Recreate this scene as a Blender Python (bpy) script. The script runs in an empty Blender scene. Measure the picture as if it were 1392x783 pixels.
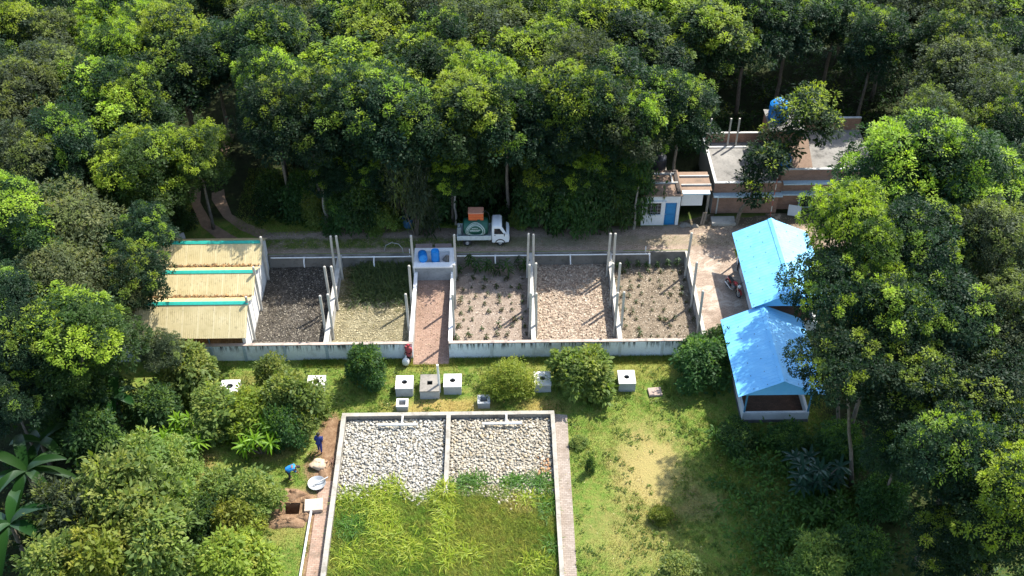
import bpy, math, random
import numpy as np
from mathutils import Vector, Matrix
SC = bpy.context.scene
COL = SC.collection
rng = np.random.default_rng(7)
random.seed(7)
RD = math.radians
ROAD = 1.4          # the road and the wood stand a wall's height above the front lawn

# ------------------------------------------------------------------ camera
FOC, PW, PH = 1500.0, 1392.0, 783.0
_d = np.array([663.0 - PW / 2, -930.0 - PH / 2, FOC]); _d /= np.linalg.norm(_d)
_x = np.array([1.0, 0, 0]); _x = _x - _d * (_x @ _d); _x /= np.linalg.norm(_x)
_z = np.cross(_x, _d)
if _z[1] > 0: _z = -_z
CR = np.array([_x, _d, _z])
CAM = np.array([0, -52.0, 52.0])
def at(px, py, z=0.0):
    """point of the place seen at photo pixel (px, py) and standing at height z"""
    v = CR @ np.array([px - PW / 2, py - PH / 2, FOC])
    return CAM + v * ((z - CAM[2]) / v[2])
def pxm(p):
    q = CR.T @ (np.asarray(p, float) - CAM)
    return FOC / q[2]
cam = bpy.data.objects.new('camera', bpy.data.cameras.new('camera'))
COL.objects.link(cam)
m = Matrix.Identity(4)
for i in range(3):
    m[i][0] = CR[i, 0]; m[i][1] = -CR[i, 1]; m[i][2] = -CR[i, 2]; m[i][3] = CAM[i]
cam.matrix_world = m
cam.data.sensor_width = 36.0
cam.data.lens = FOC / PW * 36.0
cam.data.clip_end = 3000
SC.camera = cam

# ------------------------------------------------------------------ objects
ORG = {}
def tag(o, label=None, cat=None, group=None, kind=None):
    if label: o['label'] = label
    if cat: o['category'] = cat
    if group: o['group'] = group
    if kind: o['kind'] = kind
    return o
def thing(name, loc, label, cat, group=None):
    o = bpy.data.objects.new(name, None); COL.objects.link(o)
    o.location = loc; o.empty_display_size = .2
    ORG[o.name] = np.array(loc, float)
    return tag(o, label, cat, group)
def org(o):
    while o is not None:
        if o.name in ORG: return ORG[o.name]
        o = o.parent
    return np.zeros(3)
def link(name, me, mat, parent=None):
    o = bpy.data.objects.new(name, me); COL.objects.link(o)
    if mat is not None: me.materials.append(mat)
    if parent is not None: o.parent = parent
    return o
def copy_tree(o, parent=None):
    c = o.copy(); COL.objects.link(c)
    if parent is not None: c.parent = parent
    for ch in list(o.children): copy_tree(ch, c)
    return c

class MB:
    """collects shapes (world coordinates) into one mesh"""
    def __init__(s): s.v = []; s.f = []
    def add(s, vs, fs):
        n = len(s.v); s.v += [tuple(float(c) for c in p) for p in vs]; s.f += [tuple(i + n for i in f) for f in fs]; return s
    def box(s, x0, x1, y0, y1, z0, z1):
        return s.add([(x0,y0,z0),(x1,y0,z0),(x1,y1,z0),(x0,y1,z0),(x0,y0,z1),(x1,y0,z1),(x1,y1,z1),(x0,y1,z1)],
                     [(0,3,2,1),(4,5,6,7),(0,1,5,4),(1,2,6,5),(2,3,7,6),(3,0,4,7)])
    def rbox(s, c, size, rz=0, rx=0, ry=0, b=0.0):
        M = Matrix.Translation(Vector(c)) @ Matrix.Rotation(rz,4,'Z') @ Matrix.Rotation(ry,4,'Y') @ Matrix.Rotation(rx,4,'X')
        hx, hy, hz = (q/2 for q in size)
        if b <= 0:
            vs = [(-hx,-hy,-hz),(hx,-hy,-hz),(hx,hy,-hz),(-hx,hy,-hz),(-hx,-hy,hz),(hx,-hy,hz),(hx,hy,hz),(-hx,hy,hz)]
            fs = [(0,3,2,1),(4,5,6,7),(0,1,5,4),(1,2,6,5),(2,3,7,6),(3,0,4,7)]
        else:   # chamfered verticals and top
            def ring(z, i):
                a, c2 = hx - i, hy - i
                return [(-a+b,-c2,z),(a-b,-c2,z),(a,-c2+b,z),(a,c2-b,z),(a-b,c2,z),(-a+b,c2,z),(-a,c2-b,z),(-a,-c2+b,z)]
            vs = ring(-hz,0)+ring(hz-b,0)+ring(hz,b)
            fs = [tuple(range(7,-1,-1)), tuple(range(16,24))]
            for k in (0,8):
                for i in range(8):
                    j = (i+1) % 8; fs.append((k+i,k+j,k+8+j,k+8+i))
        return s.add([M @ Vector(p) for p in vs], fs)
    def prism(s, pts, axis, a, b):
        """closed outline pts in the two other axes, extruded along axis from a to b"""
        def mk(p, t):
            return {'x': (t,p[0],p[1]), 'y': (p[0],t,p[1]), 'z': (p[0],p[1],t)}[axis]
        n = len(pts)
        vs = [mk(p,a) for p in pts] + [mk(p,b) for p in pts]
        fs = [tuple(range(n)), tuple(range(2*n-1, n-1, -1))] + [(i,(i+1)%n,n+(i+1)%n,n+i) for i in range(n)]
        return s.add(vs, fs)
    def tube(s, pts, rad, n=8, cap=True):
        pts = [np.array(p, float) for p in pts]
        if not hasattr(rad, '__len__'): rad = [rad]*len(pts)
        rings = []
        prev = None
        for i, p in enumerate(pts):
            d = pts[min(i+1,len(pts)-1)] - pts[max(i-1,0)]
            d = d/(np.linalg.norm(d)+1e-9)
            if prev is None:
                h = np.array([0,0,1.]) if abs(d[2]) < .9 else np.array([1.,0,0])
                u = np.cross(d,h)
            else:
                u = prev - d*(prev@d)
            u = u/(np.linalg.norm(u)+1e-9); prev = u
            w = np.cross(d,u)
            rings.append([p + rad[i]*(math.cos(2*math.pi*k/n)*u + math.sin(2*math.pi*k/n)*w) for k in range(n)])
        vs = [q for r in rings for q in r]
        fs = []
        for i in range(len(rings)-1):
            for k in range(n):
                k2 = (k+1)%n
                fs.append((i*n+k, i*n+k2, (i+1)*n+k2, (i+1)*n+k))
        if cap:
            fs.append(tuple(range(n-1,-1,-1))); fs.append(tuple(range((len(rings)-1)*n, len(rings)*n)))
        return s.add(vs, fs)
    def lathe(s, c, prof, n=20, M=None):
        """profile [(r,z)...] turned about the vertical axis at c (or placed by M)"""
        vs = []; fs = []
        for r, z in prof:
            for k in range(n):
                p = Vector((r*math.cos(2*math.pi*k/n), r*math.sin(2*math.pi*k/n), z))
                vs.append((M @ p) if M is not None else p)
        vs = [(p[0]+c[0], p[1]+c[1], p[2]+c[2]) for p in vs]
        for i in range(len(prof)-1):
            for k in range(n):
                k2 = (k+1)%n; fs.append((i*n+k,i*n+k2,(i+1)*n+k2,(i+1)*n+k))
        fs.append(tuple(range(n-1,-1,-1))); fs.append(tuple(range((len(prof)-1)*n,len(prof)*n)))
        return s.add(vs, fs)
    def torus(s, c, R, r, M=None, n=24, k=8):
        vs = []; fs = []
        for i in range(n):
            a = 2*math.pi*i/n
            for j in range(k):
                b = 2*math.pi*j/k
                p = Vector(((R+r*math.cos(b))*math.cos(a), (R+r*math.cos(b))*math.sin(a), r*math.sin(b)))
                if M is not None: p = M @ p
                vs.append((p[0]+c[0],p[1]+c[1],p[2]+c[2]))
        for i in range(n):
            for j in range(k):
                fs.append((i*k+j, ((i+1)%n)*k+j, ((i+1)%n)*k+(j+1)%k, i*k+(j+1)%k))
        return s.add(vs, fs)
    def build(s, name, mat, parent=None, smooth=False):
        o = org(parent) if parent is not None else np.zeros(3)
        me = bpy.data.meshes.new(name)
        me.from_pydata([(p[0]-o[0],p[1]-o[1],p[2]-o[2]) for p in s.v], [], s.f)
        me.update()
        if smooth:
            me.shade_smooth()
            try: me.set_sharp_from_angle(angle=RD(40))
            except Exception: pass
        return link(name, me, mat, parent)

def np_mesh(name, V, F, col=None, cname='leafcol'):
    """numpy quads/tris to a mesh; col is one colour per face"""
    me = bpy.data.meshes.new(name)
    nf, k = F.shape
    me.vertices.add(len(V)); me.vertices.foreach_set('co', np.ascontiguousarray(V, np.float32).ravel())
    me.loops.add(nf*k); me.loops.foreach_set('vertex_index', np.ascontiguousarray(F, np.int32).ravel())
    me.polygons.add(nf)
    me.polygons.foreach_set('loop_start', np.arange(0, nf*k, k, dtype=np.int32))
    try: me.polygons.foreach_set('loop_total', np.full(nf, k, np.int32))
    except Exception: pass
    me.update(calc_edges=True)
    if col is not None:
        a = me.attributes.new(cname, 'FLOAT_COLOR', 'FACE')
        c4 = np.ones((nf,4), np.float32); c4[:, :3] = col
        a.data.foreach_set('color', c4.ravel())
    return me

# ------------------------------------------------------------------ materials
class N:
    """small node-graph writer"""
    def __init__(s, name):
        s.m = bpy.data.materials.new(name); s.m.use_nodes = True
        s.t = s.m.node_tree; s.t.nodes.clear()
        s.out = s.n('ShaderNodeOutputMaterial')
    def n(s, t, **kw):
        nd = s.t.nodes.new(t)
        for k, v in kw.items(): setattr(nd, k, v)
        return nd
    def set(s, sock, v):
        if isinstance(v, bpy.types.NodeSocket): s.t.links.new(v, sock)
        elif v is not None:
            if sock.type == 'RGBA' and len(v) == 3: v = (*v, 1)
            sock.default_value = v
    def pos(s, scale=None, obj=False):
        if obj: o = s.n('ShaderNodeTexCoord').outputs['Object']
        else: o = s.n('ShaderNodeNewGeometry').outputs['Position']
        if scale is not None:
            mp = s.n('ShaderNodeMapping'); s.set(mp.inputs['Vector'], o)
            mp.inputs['Scale'].default_value = scale if hasattr(scale,'__len__') else (scale,)*3
            o = mp.outputs[0]
        return o
    def noise(s, scale, detail=4, rough=.6, vec=None, dist=0, out=0):
        nd = s.n('ShaderNodeTexNoise'); s.set(nd.inputs['Vector'], vec if vec is not None else s.pos())
        nd.inputs['Scale'].default_value = scale; nd.inputs['Detail'].default_value = detail
        nd.inputs['Roughness'].default_value = rough; nd.inputs['Distortion'].default_value = dist
        return nd.outputs[out]
    def voro(s, scale, vec=None, feature='F1', out='Distance'):
        nd = s.n('ShaderNodeTexVoronoi', feature=feature); s.set(nd.inputs['Vector'], vec if vec is not None else s.pos())
        nd.inputs['Scale'].default_value = scale
        return nd.outputs[out]
    def ramp(s, fac, stops, interp='LINEAR'):
        nd = s.n('ShaderNodeValToRGB'); s.set(nd.inputs[0], fac)
        cr = nd.color_ramp; cr.interpolation = interp
        while len(cr.elements) < len(stops): cr.elements.new(.5)
        for e, (p, c) in zip(cr.elements, stops):
            e.position = p; e.color = (*c, 1) if hasattr(c,'__len__') else (c,c,c,1)
        return nd.outputs[0]
    def mix(s, fac, a, b, mode='MIX'):
        nd = s.n('ShaderNodeMix', data_type='RGBA', blend_type=mode)
        s.set(nd.inputs[0], fac); s.set(nd.inputs[6], a); s.set(nd.inputs[7], b)
        return nd.outputs[2]
    def math(s, op, a, b=None, clamp=False):
        nd = s.n('ShaderNodeMath', operation=op, use_clamp=clamp)
        s.set(nd.inputs[0], a); s.set(nd.inputs[1], b)
        return nd.outputs[0]
    def mapr(s, v, a, b, c=0., d=1., smooth=True):
        nd = s.n('ShaderNodeMapRange', interpolation_type='SMOOTHSTEP' if smooth else 'LINEAR')
        s.set(nd.inputs[0], v)
        for i, q in zip((1,2,3,4), (a,b,c,d)): nd.inputs[i].default_value = q
        return nd.outputs[0]
    def sep(s, v=None):
        nd = s.n('ShaderNodeSeparateXYZ'); s.set(nd.inputs[0], v if v is not None else s.pos()); return nd.outputs
    def ell(s, cx, cy, rx, ry, wob=.5, soft=.5):
        """1 inside an ellipse on the ground, 0 outside, with a ragged edge"""
        X = s.sep()
        a = s.math('DIVIDE', s.math('SUBTRACT', X[0], cx), rx); b = s.math('DIVIDE', s.math('SUBTRACT', X[1], cy), ry)
        r = s.math('SQRT', s.math('ADD', s.math('MULTIPLY', a, a), s.math('MULTIPLY', b, b)))
        r = s.math('ADD', r, s.math('MULTIPLY', s.math('SUBTRACT', s.noise(.9, 5, .65), .5), wob*2))
        return s.mapr(r, 1-soft/2, 1+soft/2, 1., 0.)
    def band(s, axis, a, b, soft=.2, wob=.3):
        X = s.sep()
        v = s.math('ADD', X[axis], s.math('MULTIPLY', s.math('SUBTRACT', s.noise(1.3, 4), .5), wob*2))
        return s.math('MULTIPLY', s.mapr(v, a-soft, a+soft), s.mapr(v, b-soft, b+soft, 1., 0.))
    def bump(s, h, dist=.02, strength=.7):
        nd = s.n('ShaderNodeBump'); s.set(nd.inputs['Height'], h)
        nd.inputs['Distance'].default_value = dist; nd.inputs['Strength'].default_value = strength
        return nd.outputs[0]
    def pbr(s, col, rough=.8, metal=0., normal=None, spec=.3):
        p = s.n('ShaderNodeBsdfPrincipled')
        s.set(p.inputs['Base Color'], col); s.set(p.inputs['Roughness'], rough); s.set(p.inputs['Metallic'], metal)
        p.inputs['Specular IOR Level'].default_value = spec
        if normal is not None: s.set(p.inputs['Normal'], normal)
        s.t.links.new(p.outputs[0], s.out.inputs[0])
        return s.m
MATS = {}
def plain(name, col, rough=.6, metal=0., spec=.4, var=.18, scale=6.):
    """a paint, metal, plastic or cloth with slight wear"""
    if name in MATS: return MATS[name]
    g = N(name)
    c = g.mix(g.ramp(g.noise(scale, 5, .65, g.pos(obj=True)), [(.3, 0), (.7, 1)]), [q*(1-var) for q in col], [min(1, q*(1+var*.5)) for q in col])
    MATS[name] = g.pbr(c, rough, metal, spec=spec)
    return MATS[name]

def lawn_colour(g):
    n1 = g.noise(.35, 5, .6); n2 = g.noise(2.2, 5, .7); n3 = g.noise(14, 3, .7)
    c = g.ramp(n1, [(.3, (.080,.145,.024)), (.5, (.128,.20,.034)), (.68, (.20,.245,.056))])
    c = g.mix(g.mapr(n2, .4, .65, 0, .8), c, (.21,.205,.055))
    c = g.mix(g.mapr(n3, .48, .7, 0, .55), c, (.055,.10,.016))
    for (cx, cy, rx, ry, a, tan) in [(8.9,-9.6,2.0,3.0,.85,(.33,.26,.105)), (7.6,-14.5,2.4,2.2,.45,(.30,.24,.09)), (11.6,-12.2,1.3,1.2,.5,(.22,.17,.08)),
                                     (-3.6,-4.35,3.0,.7,.75,(.34,.24,.085)), (2.8,-4.4,1.3,.6,.7,(.34,.24,.085)), (-4.6,-.5,1.6,.7,.6,(.27,.24,.06)),
                                     (1.2,-1.2,2.2,.7,.5,(.27,.24,.07)), (9.9,-1.3,3.5,.8,.5,(.25,.23,.06)), (-15.2,-2.0,2.0,.8,.6,(.25,.22,.07)),
                                     (-14.2,-7.6,1.4,1.0,.7,(.24,.18,.07)), (-18.,-9.4,1.0,1.6,.8,(.25,.18,.07)), (-12.2,-13.6,2.2,.9,.5,(.26,.22,.07)), (1.2,-12.2,.9,.6,.7,(.33,.27,.12)), (-.5,-14.,2.6,2.4,.35,(.27,.24,.06))]:
        c = g.mix(g.math('MULTIPLY', g.ell(cx,cy,rx,ry,.95,1.3), a), c, tan)
    return c
def dirt_colour(g):
    n = g.noise(3.0, 6, .7)
    return g.ramp(n, [(.25, (.11,.062,.035)), (.5, (.21,.13,.075)), (.75, (.34,.235,.145))])

g = N('ground'); c = lawn_colour(g)
dirt = dirt_colour(g)
# bare strips: beside the gravel basin, round the dug pit, the track into the wood
for e in [g.math('MULTIPLY', g.band(0,-11.0,-9.9,.2,.35), g.band(1,-40,-5.2,.3,.3)), g.ell(-12.1,-12.0,1.5,1.35,.35), g.ell(-10.9,-9.0,.9,1.5,.4), g.ell(-10.6,-6.4,.7,1.6,.4)]:
    c = g.mix(e, c, dirt)
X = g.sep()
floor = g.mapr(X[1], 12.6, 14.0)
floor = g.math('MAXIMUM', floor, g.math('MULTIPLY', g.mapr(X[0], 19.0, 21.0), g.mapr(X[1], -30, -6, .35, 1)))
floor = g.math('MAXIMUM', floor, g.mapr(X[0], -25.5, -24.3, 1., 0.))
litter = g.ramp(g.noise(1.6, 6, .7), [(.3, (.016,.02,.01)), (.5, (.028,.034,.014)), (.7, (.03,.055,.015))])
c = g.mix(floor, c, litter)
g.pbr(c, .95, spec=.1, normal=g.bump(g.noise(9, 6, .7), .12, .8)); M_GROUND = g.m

g = N('grass_blades'); c = lawn_colour(g)
at_ = g.n('ShaderNodeAttribute', attribute_name='leafcol')
c = g.mix(1, c, at_.outputs['Color'], 'MULTIPLY')
d = g.n('ShaderNodeBsdfDiffuse'); g.set(d.inputs[0], c)
tr = g.n('ShaderNodeBsdfTranslucent'); g.set(tr.inputs[0], c)
mx = g.n('ShaderNodeMixShader'); mx.inputs[0].default_value = .4
g.t.links.new(d.outputs[0], mx.inputs[1]); g.t.links.new(tr.outputs[0], mx.inputs[2]); g.t.links.new(mx.outputs[0], g.out.inputs[0]); M_BLADE = g.m

def leaf_material(name, trans=.42, gloss=.05, grough=.42, warm=(1.55,1.6,.45), fk=.22):
    g = N(name)
    a = g.n('ShaderNodeAttribute', attribute_name='leafcol').outputs['Color']
    oi = g.n('ShaderNodeObjectInfo')
    hs = g.n('ShaderNodeHueSaturation')
    g.set(hs.inputs['Hue'], g.mapr(oi.outputs['Random'], 0, 1, .488, .51, False))
    g.set(hs.inputs['Value'], g.mapr(oi.outputs['Random'], 0, 1, .82, 1.2, False))
    g.set(hs.inputs['Color'], a)
    c = hs.outputs[0]
    d = g.n('ShaderNodeBsdfDiffuse'); g.set(d.inputs[0], c)
    tr = g.n('ShaderNodeBsdfTranslucent'); g.set(tr.inputs[0], g.mix(1, c, warm, 'MULTIPLY'))
    gl = g.n('ShaderNodeBsdfGlossy'); gl.inputs['Roughness'].default_value = grough; g.set(gl.inputs[0], (.8,.9,.85))
    mx = g.n('ShaderNodeMixShader'); mx.inputs[0].default_value = trans
    g.t.links.new(d.outputs[0], mx.inputs[1]); g.t.links.new(tr.outputs[0], mx.inputs[2])
    m2 = g.n('ShaderNodeMixShader')
    fr = g.n('ShaderNodeFresnel'); fr.inputs[0].default_value = 1.35
    g.set(m2.inputs[0], g.math('ADD', g.math('MULTIPLY', fr.outputs[0], fk), gloss))
    g.t.links.new(mx.outputs[0], m2.inputs[1]); g.t.links.new(gl.outputs[0], m2.inputs[2])
    g.t.links.new(m2.outputs[0], g.out.inputs[0])
    return g.m
M_LEAF = leaf_material('leaf', .5, .004, .5)
M_BROAD = leaf_material('broad_leaf', .45, .0, .5, fk=.07)

g = N('bark')
n = g.noise(3, 6, .7, g.pos((6,6,1.2), True))
g.pbr(g.ramp(n, [(.3,(.06,.048,.036)),(.55,(.16,.135,.11)),(.75,(.30,.27,.23))]), .9, normal=g.bump(n,.03)); M_BARK = g.m

def brick(name, a, b, mortar, sc=2.0, scale=(1,1,1), rot=None, rough=.9, dirt=(.09,.07,.055), damt=.5, bw=.5, rh=.25, vertical=None):
    g = N(name)
    p = g.pos()
    if vertical:      # wall in the plane facing y ('y') or x ('x')
        X = g.sep(p); cb = g.n('ShaderNodeCombineXYZ')
        g.set(cb.inputs[0], X[0] if vertical == 'y' else X[1]); g.set(cb.inputs[1], X[2]); p = cb.outputs[0]
    mp = g.n('ShaderNodeMapping'); g.set(mp.inputs['Vector'], p); mp.inputs['Scale'].default_value = scale
    if rot: mp.inputs['Rotation'].default_value = (0,0,rot)
    bt = g.n('ShaderNodeTexBrick'); g.set(bt.inputs['Vector'], mp.outputs[0])
    g.set(bt.inputs['Color1'], a); g.set(bt.inputs['Color2'], b); g.set(bt.inputs['Mortar'], mortar)
    bt.inputs['Scale'].default_value = sc; bt.inputs['Mortar Size'].default_value = .018
    bt.inputs['Brick Width'].default_value = bw; bt.inputs['Row Height'].default_value = rh
    c = g.mix(g.mapr(g.noise(.8,6,.7), .42,.68,0,damt), bt.outputs['Color'], dirt)
    c = g.mix(g.mapr(g.noise(9,4,.7), .5,.75,0,.5), c, [min(1,q*1.7) for q in a])
    return g, c, bt

g, c, bt = brick('road_brick', (.27,.20,.15), (.36,.275,.21), (.13,.11,.085), dirt=(.15,.12,.09))
# moss and grass along the middle of the road, thicker to the left
X = g.sep()
moss = g.math('MULTIPLY', g.band(1, 9.9, 11.1, .25, .35), g.mapr(X[0], -9, 8, 1., .25))
moss = g.math('MULTIPLY', moss, g.mapr(g.noise(1.2,5,.7), .3,.55))
c = g.mix(moss, c, g.ramp(g.noise(6,4), [(.3,(.045,.075,.015)),(.7,(.12,.15,.03))]))
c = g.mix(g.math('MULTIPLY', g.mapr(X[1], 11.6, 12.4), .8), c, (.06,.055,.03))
c = g.mix(g.math('MULTIPLY', g.mapr(g.noise(.55,5,.7), .5,.62), g.mapr(X[0], 11, 15)), c, (.42,.33,.235))
g.pbr(c, .9, normal=g.bump(bt.outputs['Fac'], -.015, .6)); M_ROAD = g.m
g, c, bt = brick('ramp_brick', (.26,.165,.12), (.33,.22,.165), (.13,.10,.08), dirt=(.14,.09,.065))
g.pbr(c, .9, normal=g.bump(bt.outputs['Fac'], -.015, .6)); M_RAMP = g.m
g, c, bt = brick('path_brick', (.24,.20,.165), (.33,.28,.24), (.17,.14,.11), dirt=(.19,.15,.115), damt=.7)
g.pbr(c, .9, normal=g.bump(bt.outputs['Fac'], -.015, .6)); M_PATH = g.m
g, c, bt = brick('house_brick_front', (.24,.13,.09), (.31,.175,.125), (.24,.2,.17), vertical='y', dirt=(.16,.10,.075), damt=.5)
g.pbr(c, .9); M_BRICKY = g.m
g, c, bt = brick('house_brick_side', (.24,.13,.09), (.31,.175,.125), (.24,.2,.17), vertical='x', dirt=(.16,.10,.075), damt=.5)
g.pbr(c, .9); M_BRICKX = g.m

def concrete(name, a, b, stain=(.12,.11,.095), samt=.5, sc=2.5, rough=.85, streak=0., top=0.0):
    g = N(name)
    c = g.ramp(g.noise(sc,6,.7), [(.3,a),(.7,b)])
    c = g.mix(g.mapr(g.noise(sc*.5,6,.75), .46,.66,0,samt), c, stain)
    c = g.mix(g.mapr(g.noise(sc*7,4,.75), .5,.72,0,.45), c, [q*.62 for q in a])
    if streak:   # black run-off marks below the coping
        v = g.noise(1., 5, .75, g.pos((5.5,5.5,.35)))
        X = g.sep()
        c = g.mix(g.math('MULTIPLY', g.mapr(v,.48,.57), g.math('MULTIPLY', g.mapr(X[2], top-.75, top-.05), streak)), c, (.035,.036,.034))
    g.pbr(c, rough, normal=g.bump(g.noise(sc*8,5,.7), .01, .5)); return g.m
M_CONC = concrete('concrete', (.34,.32,.28), (.50,.47,.42))
M_CONC_DARK = concrete('weathered_concrete', (.15,.14,.12), (.32,.29,.25), (.06,.058,.05), .7)
M_WALLW = concrete('whitewashed_wall', (.66,.71,.74), (.78,.83,.86), (.33,.35,.36), .5, 1.2, streak=.95, top=1.36)
M_WALLIN = concrete('wall_plaster', (.36,.35,.32), (.52,.50,.46), (.10,.095,.085), .75, 1.8, streak=.9, top=1.36)
M_COPE = concrete('coping', (.34,.26,.22), (.50,.42,.36), (.10,.085,.075), .7, 3)
M_POST = concrete('post_concrete', (.40,.38,.335), (.54,.52,.465), (.24,.225,.19), .55, 3)
M_LIME = concrete('lime_plaster', (.66,.65,.62), (.80,.79,.76), (.42,.41,.38), .35, 2)
M_TANKW = concrete('tank_plaster', (.74,.73,.70), (.86,.85,.82), (.42,.41,.38), .3, 2)
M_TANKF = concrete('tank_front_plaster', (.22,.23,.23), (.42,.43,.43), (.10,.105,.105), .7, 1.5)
M_HUT = concrete('hut_whitewash', (.66,.67,.68), (.78,.79,.80), (.5,.5,.5), .3, 1.5)
M_ROOFC = concrete('roof_concrete', (.13,.128,.12), (.33,.315,.29), (.05,.049,.046), .9, .8)
M_ROOFB = concrete('roof_brown', (.19,.125,.09), (.33,.235,.17), (.09,.07,.055), .7, 1.4)

def rusty(name, a, b):
    g = N(name); c = g.ramp(g.noise(3,6,.75), [(.35,a),(.65,b)]); g.pbr(c,.8); return g.m

# soils of the five beds
def bed_soil(name, stops, fleck=(.55,.5,.42), famt=.35, wet=0.):
    g = N(name)
    c = g.ramp(g.noise(1.6,7,.75), stops)
    v = g.voro(11.)
    c = g.mix(g.math('MULTIPLY', g.mapr(v, .10,.22,1.,0.), g.mapr(g.noise(.9,4), .42,.62,0,famt*1.6)), c, fleck)
    c = g.mix(g.mapr(g.noise(22,3,.7), .5,.75,0,.5), c, [q*.35 for q in stops[0][1]])
    g.pbr(c, .92-wet, normal=g.bump(g.noise(14,6,.75), .08, .9), spec=.2+wet); return g.m
M_SOIL = [bed_soil('soil_dark', [(.3,(.038,.034,.03)),(.52,(.095,.084,.07)),(.72,(.20,.17,.135))], (.5,.45,.36), .45),
          bed_soil('soil_straw', [(.3,(.11,.095,.055)),(.5,(.21,.185,.11)),(.72,(.32,.285,.18))], (.55,.5,.36), .3),
          bed_soil('soil_pink', [(.3,(.17,.13,.10)),(.5,(.265,.21,.165)),(.72,(.37,.305,.25))], (.6,.52,.45), .3),
          bed_soil('soil_bare_straw', [(.3,(.24,.175,.125)),(.5,(.335,.26,.19)),(.72,(.43,.355,.275))], (.62,.5,.4), .5),
          bed_soil('soil_brown', [(.3,(.11,.085,.06)),(.5,(.20,.16,.115)),(.72,(.31,.25,.185))], (.5,.45,.38), .35)]
# ------------------------------------------------------------------ light
w = bpy.data.worlds.new('World'); SC.world = w; w.use_nodes = True
nt = w.node_tree; nt.nodes.clear()
sky = nt.nodes.new('ShaderNodeTexSky'); sky.sky_type = 'NISHITA'; sky.sun_disc = False
SUN_EL, SUN_AZ = RD(54), RD(46.5)
sky.sun_elevation = SUN_EL; sky.sun_rotation = SUN_AZ; sky.air_density = 1.2; sky.dust_density = 1.5
bg = nt.nodes.new('ShaderNodeBackground'); bg.inputs[1].default_value = .15
wo = nt.nodes.new('ShaderNodeOutputWorld')
nt.links.new(sky.outputs[0], bg.inputs[0]); nt.links.new(bg.outputs[0], wo.inputs[0])
sl = bpy.data.lights.new('sun', 'SUN'); sl.energy = 4.4; sl.angle = RD(.5); sl.color = (1,.95,.86)
so = bpy.data.objects.new('sun', sl); COL.objects.link(so)
sd = Vector((math.sin(SUN_AZ)*math.cos(SUN_EL), math.cos(SUN_AZ)*math.cos(SUN_EL), math.sin(SUN_EL)))
so.rotation_euler = sd.to_track_quat('Z', 'Y').to_euler(); so.location = sd*200
SC.view_settings.view_transform = 'Standard'; SC.view_settings.look = 'None'
SC.view_settings.exposure = 1.2; SC.view_settings.gamma = 1.0; SC.view_settings.use_curve_mapping = False
SC.render.engine = 'CYCLES'
SC.cycles.max_bounces = 5; SC.cycles.diffuse_bounces = 3; SC.cycles.glossy_bounces = 2; SC.cycles.transmission_bounces = 3; SC.cycles.transparent_max_bounces = 4
SC.cycles.caustics_reflective = False; SC.cycles.caustics_refractive = False
SC.cycles.use_denoising = True
# ================================================================== terrain
def sstep(a, b, v):
    t = np.clip((v-a)/(b-a), 0, 1); return t*t*(3-2*t)
def hgt(x, y):
    x = np.asarray(x, float); y = np.asarray(y, float)
    back = np.where(y >= 9.3, ROAD, 0.0)
    right = ROAD*sstep(-2.6, .9, y)
    left = ROAD*sstep(0., 9.3, y)
    h = np.where(x > 13.6, np.maximum(right, back), back)
    h = np.where(x < -25.5, np.maximum(left, back), h)
    return h
PIT = (-12.62, -11.68, -12.55, -11.75)
xs = sorted(set(list(np.arange(-60,60.1,1.)) + [13.53,13.67,PIT[0],PIT[1],-25.45,-25.55] + [-600,-300,-150,-90,90,150,300,600]))
ys = sorted(set(list(np.arange(-30,80.1,1.)) + [9.24,9.36,PIT[2],PIT[3]] + [-300,-100,-50,-40,90,110,150,300,600]))
vs = []; idx = {}
for j, y in enumerate(ys):
    for i, x in enumerate(xs):
        idx[i,j] = len(vs)
        z = float(hgt(x,y)) + (0.05*math.sin(x*.7+1.3)*math.sin(y*.6) if (y < -1 or y > 13) and abs(x) < 70 and not (-13.2 < x < 5 and y < -4.5) else 0)
        vs.append((x,y,z))
fs = []
for j in range(len(ys)-1):
    for i in range(len(xs)-1):
        cx = (xs[i]+xs[i+1])/2; cy = (ys[j]+ys[j+1])/2
        if PIT[0] < cx < PIT[1] and PIT[2] < cy < PIT[3]: continue
        fs.append((idx[i,j],idx[i+1,j],idx[i+1,j+1],idx[i,j+1]))
mb = MB(); mb.add(vs, fs); tag(mb.build('ground', M_GROUND), kind='structure')
g = N('pit_earth'); g.pbr(dirt_colour(g), .95, normal=g.bump(g.noise(8,6,.7),.1)); M_DIRT = g.m
mb = MB(); x0,x1,y0,y1 = PIT; D = -1.3
mb.add([(x0,y0,.02),(x1,y0,.02),(x1,y1,.02),(x0,y1,.02),(x0+.06,y0+.05,D),(x1-.06,y0+.05,D),(x1-.06,y1-.05,D),(x0+.06,y1-.05,D)],
       [(0,4,5,1),(1,5,6,2),(2,6,7,3),(3,7,4,0),(4,7,6,5)])
tag(mb.build('pit', M_DIRT), kind='structure')
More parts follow.
